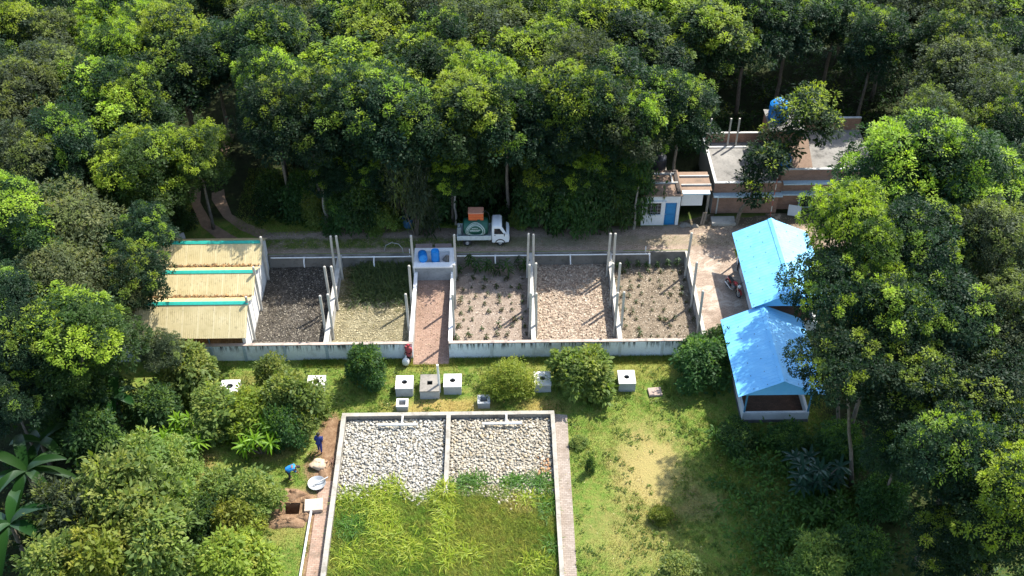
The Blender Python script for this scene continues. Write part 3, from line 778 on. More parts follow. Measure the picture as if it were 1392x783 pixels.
for (a,b,c,d_) in ((hx0+.2,hx1-.1,13.55,13.65),(hx0+.4,hx1-.2,14.7,14.8)): fr.box(a,b,c,d_,hz+.092,hz+.22)
fr.box(hx1-.55,hx1-.45,13.651,14.699,hz+.092,hz+.22); fr.build('roof_kerb',M_PARA,t)
MB().box(hx1-.28,hx1-.02,12.35,15.2,hz+.092,hz+.2).build('roof_beam',plain('dark_beam',(.06,.05,.045),.9),t)
# annex with raised white tank wall
a = thing('annex',(14.2,13.6,ROAD),'open lean-to beside the hut with a raised white wall panel and cluttered brown roof','lean-to')
MB().box(13.5,15.05,12.75,12.9,2.85,4.0).build('wall_panel',M_HUT,a)
MB().box(13.45,15.5,12.5,12.95,4.002,4.1).build('ledge',M_LEDGE,a)
MB().box(13.45,15.7,12.952,15.3,3.98,4.06).build('roof',M_ROOFB,a)
fr=MB(); fr.box(13.5,15.7,13.5,13.6,4.062,4.2); fr.box(13.5,15.7,14.6,14.7,4.062,4.2); fr.build('roof_kerb',M_PARA,a)
for xx in (13.62,15.5): MB().rbox((xx,15.1,2.7),(.18,.18,2.55)).build('column',M_CONC_DARK,a)
MB().rbox((15.5,12.98,2.7),(.16,.16,2.5)).build('column',M_CONC_DARK,a)
MB().box(13.5,15.6,15.2,15.3,ROAD,3.97).build('rear_wall',concrete('opening_shade',(.08,.075,.07),(.15,.14,.13),(.04,.04,.04),.6),a)  # near-black colour paints the shade inside the open lean-to
o = MB().rbox((16.75,12.55,ROAD+.14),(1.75,.85,.22),rx=RD(4),b=.02).build('concrete_ramp',M_CONC); tag(o,'low weathered concrete landing slab between the hut and the brick house','slab')
for k,(x,y,s,lab) in enumerate(((13.9,12.25,.3,'larger'),(14.6,12.1,.2,'smaller'))):
    o = mound('rubble',x,y,s*1.6,s,.22,k+40,M_CONC_DARK,ROAD); tag(o,'%s grey rubble pile under the raised white wall panel'%lab,'rubble')
o = MB(); 
for k,(x,rz) in enumerate(((15.15,.1),(15.32,.18))): o.rbox((x,12.45,ROAD+.45),(.12,.1,1.0),rx=RD(-20),ry=RD(12))
tag(o.build('timber',plain('grey_wood',(.25,.2,.15),.9)),'grey timbers leaning beside the concrete landing slab','timber')
tk = thing('roof_tank',(12.0,15.6,ROAD),'round black water tank behind the hut roof','water tank')
MB().lathe((12.0,15.9,ROAD+2.6),[(.62,0),(.66,.05),(.66,1.0),(.4,1.25),(.22,1.3)],22).build('tank_body',plain('black_plastic',(.03,.032,.04),.4),tk,True)
for dx,dy in ((-.45,-.45),(.45,-.45),(-.45,.45),(.45,.45)): MB().rbox((12+dx,15.9+dy,ROAD+1.3),(.1,.1,2.6)).build('stand_leg',M_CONC_DARK,tk)
MB().box(11.3,12.7,15.2,16.6,ROAD+2.5,ROAD+2.598).build('stand_top',M_CONC_DARK,tk)
# rubbish and brick bits in the yard corner near the track
o = MB(); 
for k in range(9): o.rbox((-24.6+random.uniform(-.8,.5),10.7+random.uniform(-.4,.4),ROAD+.15+.08*(k%3)),(.5,.35,.2),rz=random.uniform(0,3),ry=random.uniform(-.3,.3))
tag(o.build('brick_rubble',plain('red_brick',(.3,.14,.1),.9)),'heap of red brick rubble behind the yellow sheds by the dirt track','rubble')
o = MB().rbox((-23.2,10.9,ROAD+.25),(1.0,.06,.8),rx=RD(-55),rz=RD(25)).build('broken_sheet',plain('pale_sheet',(.55,.5,.46),.7)); tag(o,'pale broken sheet lying by the brick rubble behind the yellow sheds','sheet')

# ================================================================== inspection boxes
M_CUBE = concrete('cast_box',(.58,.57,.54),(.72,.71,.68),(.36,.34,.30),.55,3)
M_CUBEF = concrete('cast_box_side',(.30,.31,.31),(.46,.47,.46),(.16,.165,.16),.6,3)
M_HOLE = plain('hole_dark',(.015,.014,.013),.95)
def inspection(label,x,y,w,d,h,hr,mat_top,square=False):
    t = thing('inspection_box',(x,y,0),label,'concrete box','concrete boxes on the lawn')
    x0,x1,y0,y1=x-w/2,x+w/2,y-d/2,y+d/2
    wb=MB(); a0,a1,b0,b1,zz=x0+.015,x1-.015,y0+.015,y1-.015,h-.087; tk_=.14
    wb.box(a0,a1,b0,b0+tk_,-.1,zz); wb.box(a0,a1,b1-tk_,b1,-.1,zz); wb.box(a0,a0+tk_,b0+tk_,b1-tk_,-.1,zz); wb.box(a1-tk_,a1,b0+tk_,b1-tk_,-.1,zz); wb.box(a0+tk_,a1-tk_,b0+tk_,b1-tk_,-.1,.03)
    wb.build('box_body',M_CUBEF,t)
    # slab with a true hole
    n = 4 if square else 16; vs=[]; fs=[]
    off = math.pi/4 if square else 0
    def sq(k): # square outer ring points matched by angle
        a = 2*math.pi*k/n+off; c,s = math.cos(a),math.sin(a); q = 1/max(abs(c),abs(s)); return x+c*q*w/2, y+s*q*d/2
    rr = hr*(1.41 if square else 1)
    for z in (h-.085,h):
        for k in range(n): p=sq(k); vs.append((p[0],p[1],z))
        for k in range(n):
            a=2*math.pi*k/n+off; vs.append((x+rr*math.cos(a),y+rr*math.sin(a),z))
    for k in range(n):
        k2=(k+1)%n; b=2*n
        fs += [(b+k,b+k2,b+n+k2,b+n+k),(k,n+k,n+k2,k2),(k,k2,b+k2,b+k),(n+k,b+n+k,b+n+k2,n+k2)]
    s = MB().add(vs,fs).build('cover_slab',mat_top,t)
    return t
inspection('low white box top at the left end of the lawn, before the yellow sheds',-17.3,-2.75,1.2,1.1,.5,.22,M_CUBE)
inspection('white box top beside the bushy sapling, half hidden by shrubs, before the left wall',-11.8,-2.45,1.15,1.1,.5,.22,M_CUBE)
inspection('clean white topped box left of the grimy one, nearest the woman',-6.08,-2.85,1.12,1.15,.78,.19,M_CUBE)
inspection('grimy brown topped box, largest of the concrete boxes, in the middle',-4.45,-2.95,1.25,1.5,.78,.17,M_CONC_DARK,True)
inspection('clean white topped box right of the grimy one and its pipe',-3.0,-2.75,1.15,1.15,.78,.19,M_CUBE)
inspection('white topped box between the yellowish bush and the round bush',2.78,-2.6,1.1,1.2,.72,.18,M_CUBE)
inspection('white topped box standing alone, rightmost of the concrete boxes',8.2,-2.6,1.1,1.2,.75,.18,M_CUBE)
inspection('small open box in front of the clean white box left of the grimy one',-6.15,-4.35,.75,.7,.48,.22,M_CUBE,True)
inspection('small grey open box left of the foot of the yellowish bush',-1.0,-4.15,.8,.75,.48,.22,M_CUBEF,True)
tag(MB().tube([(-3.84,-3.1,0),(-3.88,-3.1,2.55)],.075,10).build('vent_pipe',M_PVC,None,True),'tall white vent pipe standing beside the grimy concrete box','pipe')
tag(MB().rbox((10.0,-3.3,.05),(.85,.7,.14),rz=.1,b=.02).build('paving_slab',concrete('pinkslab',(.30,.22,.18),(.42,.33,.27),(.2,.14,.12))),'small pinkish slab lying flat on the lawn right of the boxes','slab')

# ================================================================== gravel basins
def gwall(label,x0,x1,y0,y1,top):
    t = thing('basin_wall',((x0+x1)/2,(y0+y1)/2,0),label,'wall'); MB().box(x0,x1,y0,y1,-.3,top).build('wall_body',M_CONC_DARK,t)
    mb=MB(); L=max(x1-x0,y1-y0); n=max(2,int(L/1.1)); r=random.Random(int(L*77))
    for k in range(n):
        d1,d2 = r.uniform(-.007,.007), r.uniform(-.009,.009)
        if x1-x0>y1-y0: mb.box(x0+(x1-x0)*k/n,x0+(x1-x0)*(k+1)/n-.005,y0-.015+d2,y1+.015+d2,top+.001,top+.035+d1)
        else: mb.box(x0-.015+d2,x1+.015+d2,y0+(y1-y0)*k/n,y0+(y1-y0)*(k+1)/n-.005,top+.001,top+.035+d1)
    mb.build('coping',M_KERB,t); return t
M_KERB = concrete('kerb_lime',(.27,.25,.21),(.41,.385,.335),(.13,.115,.09),.75,3)
gwall('rear wall of the gravel basins facing the concrete boxes',-9.85,3.42,-5.45,-5.2,.45)
gwall('long left wall of the gravel basins beside the dug earth',-9.85,-9.6,-22,-5.455,.45)
gwall('dividing wall between the two gravel basins, running into weeds',-3.31,-3.07,-11.5,-5.455,.45)
gwall('long right wall of the gravel basins beside the brick path',3.2,3.42,-22,-5.455,.45)
g = N('basin_earth'); c=g.ramp(g.noise(2.5,6,.7),[(.3,(.05,.07,.02)),(.5,(.09,.12,.03)),(.65,(.14,.14,.05))]); g.pbr(c,.95); M_BE=g.m
sheet('basin_floor',[(-9.6,-22),(3.2,-22),(3.2,-5.45),(-9.6,-5.45)],.03,M_BE)
g = N('gravel_fill'); v=g.voro(9.,out='Color'); g.pbr(g.ramp(g.sep(v)[0],[(.1,(.10,.09,.07)),(.5,(.22,.205,.17)),(.9,(.36,.34,.29))]),.9,normal=g.bump(g.voro(9.),-.05))
sheet('gravel_bed',[(-9.6,-11.5),(3.2,-11.5),(3.2,-5.45),(-9.6,-5.45)],.095,g.m)
# cobbles
import bmesh
bm = bmesh.new(); bmesh.ops.create_icosphere(bm, subdivisions=1, radius=1)
BV = np.array([v.co[:] for v in bm.verts]); BF = np.array([[v.index for v in f.verts] for f in bm.faces]); bm.free()
def cobbles(x0,x1,y0,y1,n,seed,tint):
    r = np.random.default_rng(seed)
    nx = int((x1-x0)/.155); ny=int((y1-y0)/.15)
    gx,gy = np.meshgrid(np.linspace(x0+.12,x1-.12,nx),np.linspace(y0+.1,y1-.1,ny))
    P = np.stack([gx.ravel(),gy.ravel()],1); P += r.normal(0,.045,P.shape); P[:,0]=np.clip(P[:,0],x0+.1,x1-.1); P[:,1]=np.clip(P[:,1],y0,y1-.08)
    edge = -11.5 + .4*np.sin(P[:,0]*1.1+seed) + r.normal(0,.25,len(P))
    P = P[(P[:,1] > edge)]
    k = len(P); s = r.uniform(.05,.115,(k,1))*np.array([1.2,.95,.6])*r.uniform(.8,1.2,(k,3))
    rot = r.uniform(0,6.28,k); c,sn = np.cos(rot),np.sin(rot)
    V = BV[None]*s[:,None]*(1+r.normal(0,.09,(k,len(BV),1)))
    tl = r.normal(0,.35,(k,1)); V[...,2] += V[...,0]*tl
    X = V[...,0]*c[:,None]-V[...,1]*sn[:,None]; Y = V[...,0]*sn[:,None]+V[...,1]*c[:,None]
    Z = V[...,2]+ r.uniform(.10,.17,k)[:,None]
    V = np.stack([X+P[:,0:1],Y+P[:,1:2],Z],-1).reshape(-1,3)
    F = (BF[None]+ (np.arange(k)*len(BV))[:,None,None]).reshape(-1,3)
    pal = np.array([(.42,.40,.35),(.34,.32,.275),(.50,.48,.42),(.27,.25,.21),(.38,.33,.24),(.21,.18,.13)])
    ci = r.choice(len(pal),k,p=[.3,.25,.2,.12,.09,.04]); col = pal[ci]*r.uniform(.85,1.1,(k,1))*np.array(tint)
    rust = (np.abs(P[:,0]-2.6)<.45)&(np.abs(P[:,1]+9.3)<.7)&(r.random(k)<.5); col[rust]=(.36,.20,.10)
    me = np_mesh('cobbles',V,F,np.repeat(np.clip(col,0,.8),len(BF),0)); me.shade_smooth()
    return me
g = N('cobble'); c = g.n('ShaderNodeAttribute',attribute_name='leafcol').outputs['Color']
c = g.mix(g.mapr(g.noise(9,4,.7),.45,.75,0,.35),c,(.30,.27,.21)); g.pbr(c,.8); M_COB=g.m
for (x0,x1,sd_,tn) in ((-9.58,-3.33,3,(1,1,1.0)),(-3.05,3.18,4,(.96,.90,.80))):
    tag(link('cobbles',cobbles(x0,x1,-12.6,-5.47,0,sd_,tn),M_COB),kind='stuff')
for lab,x in (('white T-shaped inlet pipe over the left gravel basin',-6.32),('white T-shaped inlet pipe over the right gravel basin',.16)):
    t = thing('inlet_pipe',(x,-6.1,.3),lab,'pipe','inlet pipes of the gravel basins')
    MB().tube([(x-1.22,-6.15,.42),(x+1.22,-6.15,.42)],.085,12).build('cross_pipe',M_PVC,t,True)
    MB().tube([(x+.25,-6.1,.42),(x+.25,-5.4,.44)],.06,10).build('feed_pipe',M_PVC,t,True)

# ================================================================== dug corner
o = MB().rbox((-10.85,-12.1,.14),(1.05,.85,.32),rz=.08,b=.02).build('stone_block',concrete('tan_block',(.42,.33,.25),(.55,.45,.35),(.3,.22,.16))); tag(o,'tan concrete block by the dug pit where the long pipe starts','block')
tag(MB().tube([(-10.95,-12.4,.22),(-11.05,-16.9,.12),(-11.2,-22,.1)],.07,10).build('drain_pipe',plain('grey_pvc',(.58,.58,.56),.45),None,True),'long grey drain pipe running from the tan block past the pit','pipe')
t = thing('basin',(-10.85,-10.5,.05),'shallow grey mixing pan with a pale trowel handle across it','pan')
MB().lathe((-10.85,-10.5,.06),[(.30,0),(.42,.05),(.50,.17),(.53,.19),(.53,.2),(.49,.185),(.40,.07),(.28,.03)],24).build('pan_body',plain('grey_pan',(.40,.42,.43),.45,.3),t,True)
MB().tube([(-11.05,-10.55,.14),(-10.2,-10.2,.42)],[.045,.035],8).build('trowel_handle',plain('pale_tool',(.62,.6,.55),.5),t)
MB().rbox((-11.1,-10.57,.13),(.28,.2,.02),rz=.4).build('trowel_blade',plain('tool_steel',(.4,.4,.4),.4,.6),t)
t = thing('cement_sack',(-11.0,-9.0,.1),'crumpled tan sack lying by the basin wall above the pan','sack')
r = random.Random(5); vs=[];fs=[];n=14;k=8
for a in range(k+1):
    for b in range(n):
        ph=math.pi*a/k; an=2*math.pi*b/n; s=1+.14*math.sin(3*an+a)+r.uniform(-.06,.06)
        vs.append((-10.95+.5*s*math.sin(ph)*math.cos(an),-9.05+.42*s*math.sin(ph)*math.sin(an),.22+.2*math.cos(ph)*s))
for a in range(k):
    for b in range(n): fs.append((a*n+b,(a+1)*n+b,(a+1)*n+(b+1)%n,a*n+(b+1)%n))
MB().add(vs,fs).build('sack_body',plain('sack_cloth',(.50,.38,.26),.95,var=.35),t,True)
MB().rbox((-10.5,-9.0,.3),(.3,.08,.12),rz=.6).build('sack_neck',plain('sack_cloth2',(.34,.22,.14),.95),t)
o = MB(); r=random.Random(8)
for q in range(9):
    a=r.uniform(-.6,.9); p=np.array([-10.15+r.uniform(-.15,.15),-8.6+r.uniform(-.2,.3),.1]); o.tube([p,p+[.25*math.cos(a)*r.uniform(-1,1),-.9*r.uniform(.4,1),.25*r.random()]],[.025,.012],5)
tag(o.build('dry_branches',plain('dead_wood',(.17,.10,.07),.95)),'bundle of brown dead branches against the left basin wall','branches')
# ================================================================== mini truck (facing +x)
def truck(cx, cy, z):
    t = thing('mini_truck',(cx,cy,z),'small white flatbed truck with a green tank and coiled hoses parked on the brick road','truck')
    L = lambda x: cx+x
    Wp = plain('truck_white',(.78,.79,.78),.3,spec=.6,var=.08); Wg = plain('truck_bed_grey',(.56,.60,.58),.5); Bk = plain('truck_black',(.02,.02,.022),.6)
    y0,y1 = cy-.74, cy+.74
    # cab, from its side profile, rounded in plan by inset sides
    prof = [(.62,.36),(.62,1.66),(.70,1.80),(1.22,1.82),(1.34,1.74),(1.66,1.14),(1.86,1.02),(1.90,.62),(1.86,.40),(1.62,.36)]
    vs=[]; n=len(prof)
    for yy,ins in ((y0,.05),(y0+.06,0),(y1-.06,0),(y1,.05)):
        for (px,pz) in prof:
            zz = pz-ins*.8 if pz>1.6 else pz; dx = ins*.7 if px<1 else -ins*.7
            k = .05*max(0,(pz-1.0)/.8)   # sides lean in above the belt line
            vs.append((L(px+dx), yy+(k if yy<cy else -k), z+zz))
    fs=[tuple(range(n)),tuple(range(4*n-1,3*n-1,-1))]
    for s in range(3):
        for i in range(n): fs.append((s*n+i,s*n+(i+1)%n,(s+1)*n+(i+1)%n,(s+1)*n+i))
    cab = MB().add(vs,fs).build('cab',Wp,t,True)
    gl = plain('truck_glass',(.015,.018,.02),.06,spec=.8,var=.02)
    for sgn,yy in ((-1,y0),(1,y1)):
        q=[(.80,1.12),(.80,1.58),(1.20,1.58),(1.48,1.12)]
        yo = yy+ (-.012 if sgn<0 else .012); k=.03
        pts=[(L(a),yo+(k*(b-1)/.8*1.6 if sgn<0 else -k*(b-1)/.8*1.6),z+b) for a,b in q]; pts2=[(p[0],p[1]+(.02 if sgn<0 else -.02),p[2]) for p in pts]
        MB().add(pts+pts2,[(0,1,2,3),(7,6,5,4)]+[(i,(i+1)%4,4+(i+1)%4,4+i) for i in range(4)]).build('side_window',gl,t)
        MB().rbox((L(.84),yo-.005*sgn*-1,z+1.0),(.12,.02,.03)).build('door_handle',Bk,t)
        MB().rbox((L(1.52),yo+.09*sgn,z+1.12),(.06,.12,.16)).build('mirror',Bk,t)
        MB().rbox((L(1.865),cy+sgn*.5,z+.74),(.08,.26,.16),b=.02).build('headlight',plain('lamp_glass',(.75,.76,.78),.1,spec=.8),t)
    # windscreen
    a=(1.36,1.70); b=(1.655,1.165); o_=.014
    MB().add([(L(a[0]+o_),y0+.13,z+a[1]),(L(b[0]+o_),y0+.10,z+b[1]),(L(b[0]+o_),y1-.10,z+b[1]),(L(a[0]+o_),y1-.13,z+a[1]),(L(a[0]-.01),y0+.13,z+a[1]),(L(b[0]-.01),y0+.10,z+b[1]),(L(b[0]-.01),y1-.10,z+b[1]),(L(a[0]-.01),y1-.13,z+a[1])],
             [(0,1,2,3),(7,6,5,4),(0,4,5,1),(1,5,6,2),(2,6,7,3),(3,7,4,0)]).build('windscreen',gl,t)
    MB().rbox((L(1.9),cy,z+.45),(.12,1.44,.2),b=.03).build('bumper',Bk,t)
    MB().rbox((L(1.915),cy,z+.86),(.03,.6,.1)).build('grille',Bk,t)
    # flatbed
    bd = MB(); bx0,bx1=-1.86,.56
    bd.box(L(bx0),L(bx1),y0,y1,z+.62,z+.68)
    bd.box(L(bx0),L(bx1),y0-.02,y0+.02,z+.60,z+.97); bd.box(L(bx0),L(bx1),y1-.02,y1+.02,z+.60,z+.97); bd.box(L(bx0)-.03,L(bx0)+.01,y0,y1,z+.60,z+.97); bd.box(L(bx1),L(bx1)+.03,y0,y1,z+.60,z+1.02)
    for k in range(6):
        for yy in (y0-.03,y1+.03): bd.rbox((L(bx0+.1+k*.44),yy,z+.785),(.05,.025,.36))
    bd.build('cargo_bed',Wg,t)
    MB().box(L(-1.7),L(1.5),cy-.35,cy+.35,z+.38,z+.56).build('chassis',Bk,t)
    for wx in (-1.15,1.22):
        for sgn in (-1,1):
            wy = cy+sgn*.64; M = Matrix.Rotation(RD(90),4,'X')
            mb=MB(); mb.torus((L(wx),wy,z+.29),.215,.085,M,24,10); w_=mb.build('wheel',plain('tyre',(.025,.025,.026),.85),t,True)
            MB().lathe((L(wx),wy,z+.29),[(.04,.075),(.09,.05),(.13,.07),(.14,.0),(.13,-.07),(.09,-.05),(.04,-.075)],20,M).build('rim',plain('wheel_steel',(.42,.42,.42),.4,.5),w_,True)
        MB().tube([(L(wx),cy-.6,z+.29),(L(wx),cy+.6,z+.29)],.05,8).build('axle',Bk,t)
    # black arches
    for sgn in (-1,1):
        yy=cy+sgn*.75
        vs=[];fs=[]
        for i in range(13):
            a=math.pi*i/12
            for rr in (.31,.37):
                for dy in (-.02,.025): vs.append((L(1.22)+rr*math.cos(a),yy+dy*1,z+.29+rr*math.sin(a)))
        for i in range(12):
            b=4*i; fs += [(b,b+4,b+5,b+1),(b+2,b+3,b+7,b+6),(b,b+2,b+6,b+4),(b+1,b+5,b+7,b+3)]
        MB().add(vs,fs).build('wheel_arch',Bk,t)
    # green tank lying along the bed
    Gn = plain('tank_green',(.012,.085,.055),.4)
    M = Matrix.Rotation(RD(90),4,'Y'); r=.62
    tank = MB().lathe((L(-1.45),cy,z+1.32),[(.05,-.02),(r*.6,0.0),(r*.93,.08),(r,.2),(r,1.62),(r*.93,1.76),(r*.6,1.84),(.05,1.86)],28,M).build('tank',Gn,t,True)
    for xx in (-1.0,-.1): MB().rbox((L(xx),cy,z+.78),(.12,1.0,.2)).build('saddle',Bk,t)
    Hs = plain('hose_pale',(.42,.52,.47),.5)
    for k,(R,dx) in enumerate(((.58,0),(.53,.02),(.48,-.015),(.43,.01))):
        mb=MB(); pts=[]
        for i in range(33):
            a=2*math.pi*i/32; px=-.55+dx+R*1.25*math.cos(a)*.95; pz=R*math.sin(a)
            zc=1.32+pz*.98; dy=-math.sqrt(max(0.02,(r+.03)**2-(pz*.98)**2)) - .03
            pts.append((L(px),cy+dy,z+zc))
        mb.tube(pts,.022,6,False).build('hose',Hs,t,True)
    # lettering band on the tank: two lines too worn to read
    tx = MB(); rr=random.Random(3)
    for row,(zz,x0,x1) in enumerate(((1.53,-.78,-.38),(1.40,-.92,-.22),(1.31,-.92,-.3))):
        x=x0
        while x<x1:
            w_=rr.uniform(.03,.06); dz_=zz-1.32; yy=cy-math.sqrt(r*r-dz_*dz_)-.008
            tx.rbox((L(x),yy,z+zz),(w_,.012,.065 if row==1 else .05)); x+=w_+.022
    tx.build('lettering',plain('letter_pale',(.62,.68,.64),.6),t)
    # pump at the tail, hoops and pipes
    MB().rbox((L(-1.72),cy-.25,z+1.1),(.3,.5,.75),b=.03).build('pump',plain('pump_grey',(.22,.25,.25),.5),t)
    MB().tube([(L(-1.72),cy-.3,z+1.5),(L(-1.72),cy-.3,z+1.75)],.09,10).build('valve',plain('pump_grey',(.22,.25,.25)),t)
    MB().tube([(L(-.2),cy,z+1.93),(L(-.15),cy,z+2.45),(L(.15),cy-.1,z+2.75),(L(.42),cy-.2,z+2.6),(L(.5),cy-.25,z+2.0)],.025,6).build('overhead_hose',Bk,t,True)
    MB().lathe((L(-.3),cy,z+1.92),[(.2,0),(.2,.09),(.15,.1)],14).build('hatch',Gn,t)
    return t
truck(-1.05,10.75,ROAD+.01)
# orange machine on the tank
t = thing('orange_crate',(-1.45,10.95,ROAD+1.93),'orange box with a pinkish lid carried on top of the green tank of the truck','crate')
MB().rbox((-1.55,10.95,ROAD+2.24),(1.08,.72,.58),b=.02).build('box_body',plain('orange_paint',(.62,.115,.035),.5),t)
MB().rbox((-1.55,10.95,ROAD+2.56),(1.12,.76,.06),b=.02).build('lid',plain('orange_lid',(.60,.27,.17),.6),t)
for dz in (2.1,2.35): MB().rbox((-1.55,10.575,ROAD+dz),(1.08,.02,.05)).build('rib',plain('orange_paint2',(.70,.20,.06),.5),t)

# ================================================================== motorcycle
def motorcycle(c, yaw):
    t = thing('motorcycle',(0,0,0),'red motorcycle parked on its stand beside the rear blue shelter wall','motorcycle')
    Rd = plain('moto_red',(.42,.02,.02),.3,spec=.6); Bk=plain('truck_black',(.02,.02,.022),.6); St=plain('moto_steel',(.5,.5,.5),.3,.8)
    M=Matrix.Rotation(RD(90),4,'X')
    for x in (-.64,.64):
        mb=MB().torus((x,0,.30),.25,.05,M,24,8); w_=mb.build('wheel',plain('tyre',(.025,.025,.026),.85),t,True)
        rm=MB().torus((x,0,.30),.2,.015,M,20,6); rm.lathe((x,0,.3),[(.05,-.05),(.05,.05)],10,M)
        for k in range(10):
            a=2*math.pi*k/10; rm.tube([(x,0,.3),(x+.2*math.cos(a),0,.3+.2*math.sin(a))],.006,4)
        rm.build('rim',St,w_)
    MB().tube([(.64,.07,.3),(.50,.07,.62),(.38,.07,.95)],.025,6).tube([(.64,-.07,.3),(.50,-.07,.62),(.38,-.07,.95)],.025,6).build('fork',St,t)
    MB().tube([(.36,-.38,1.02),(.42,-.2,1.0),(.40,0,.98),(.42,.2,1.0),(.36,.38,1.02)],.018,6).build('handlebar',Bk,t)
    for s in (-1,1):
        MB().tube([(.36,.38*s,1.02),(.40,.46*s,1.14)],.01,5).lathe((.40,.47*s,1.18),[(.02,-.05),(.06,-.03),(.06,.03),(.02,.05)],8,M).build('mirror',Bk,t)
    MB().lathe((.53,0,.86),[(.03,-.1),(.1,-.05),(.11,.05),(.09,.07)],14,Matrix.Rotation(RD(90),4,'Y')).build('headlight',plain('lamp_glass',(.75,.76,.78),.1),t,True)
    MB().tube([(.38,0,.92),(.1,0,.72),(-.3,0,.62),(-.64,0,.35)],.03,6).tube([(.38,0,.85),(.2,0,.4),(-.2,0,.32),(-.64,0,.3)],.025,6).build('frame',Bk,t)
    vs=[];fs=[];n=12;prof=[(-.14,.04),(-.08,.11),(.08,.145),(.22,.13),(.32,.06)]
    tk=MB().tube([(-.14,0,.74),(-.06,0,.76),(.08,0,.80),(.22,0,.83),(.33,0,.84)],[.05,.11,.14,.12,.05],14); tk.build('fuel_tank',Rd,t,True)
    MB().tube([(-.12,0,.76),(-.3,0,.75),(-.6,0,.80),(-.75,0,.83)],[.09,.11,.10,.06],10).build('seat',Bk,t,True)
    MB().tube([(-.35,0,.62),(-.6,0,.66),(-.85,0,.66)],[.1,.09,.05],10).build('tail_panel',Rd,t,True)
    for x,a0,a1 in ((.64,20,150),(-.64,30,160)):
        vs=[];fs=[]
        for i in range(9):
            a=RD(a0+(a1-a0)*i/8)
            for dy in (-.07,.07):
                for rr in (.32,.335): vs.append((x+rr*math.cos(a),dy,.3+rr*math.sin(a)))
        for i in range(8):
            b=4*i; fs+=[(b,b+2,b+6,b+4),(b+1,b+5,b+7,b+3),(b,b+4,b+5,b+1),(b+2,b+3,b+7,b+6)]
        MB().add(vs,fs).build('mudguard',Rd,t)
    MB().rbox((.02,0,.42),(.34,.26,.3),b=.05).build('engine',plain('engine_grey',(.2,.2,.2),.4,.6),t)
    MB().tube([(.15,-.14,.3),(-.1,-.16,.24),(-.8,-.17,.34)],[.025,.03,.045],8).build('exhaust',St,t,True)
    MB().tube([(-.05,.1,.28),(-.12,.3,.0)],.015,5).build('side_stand',Bk,t)
    MB().tube([(-.6,.12,.72),(-.9,.12,.78),(-.9,-.12,.78),(-.6,-.12,.72)],.012,5).build('rack',St,t)
    t.location=c; t.rotation_euler=(RD(-7),0,yaw)
motorcycle((16.15,4.75,ROAD+.04),RD(-66))
# blue pot, far roadside
t = thing('plastic_pot',(-6.6,12.42,ROAD),'dull blue plastic drum standing at the far edge of the road','drum')
MB().lathe((-6.6,12.42,ROAD),[(.28,0),(.38,.15),(.42,.5),(.40,.8),(.36,.84),(.33,.84),(.36,.55),(.3,.5)],20).build('pot_body',plain('dull_blue',(.03,.11,.22),.5),t,True)
MB().torus((-6.6,12.42,ROAD+.82),.385,.03).build('pot_rim',plain('dull_blue2',(.05,.15,.28),.5),t,True)

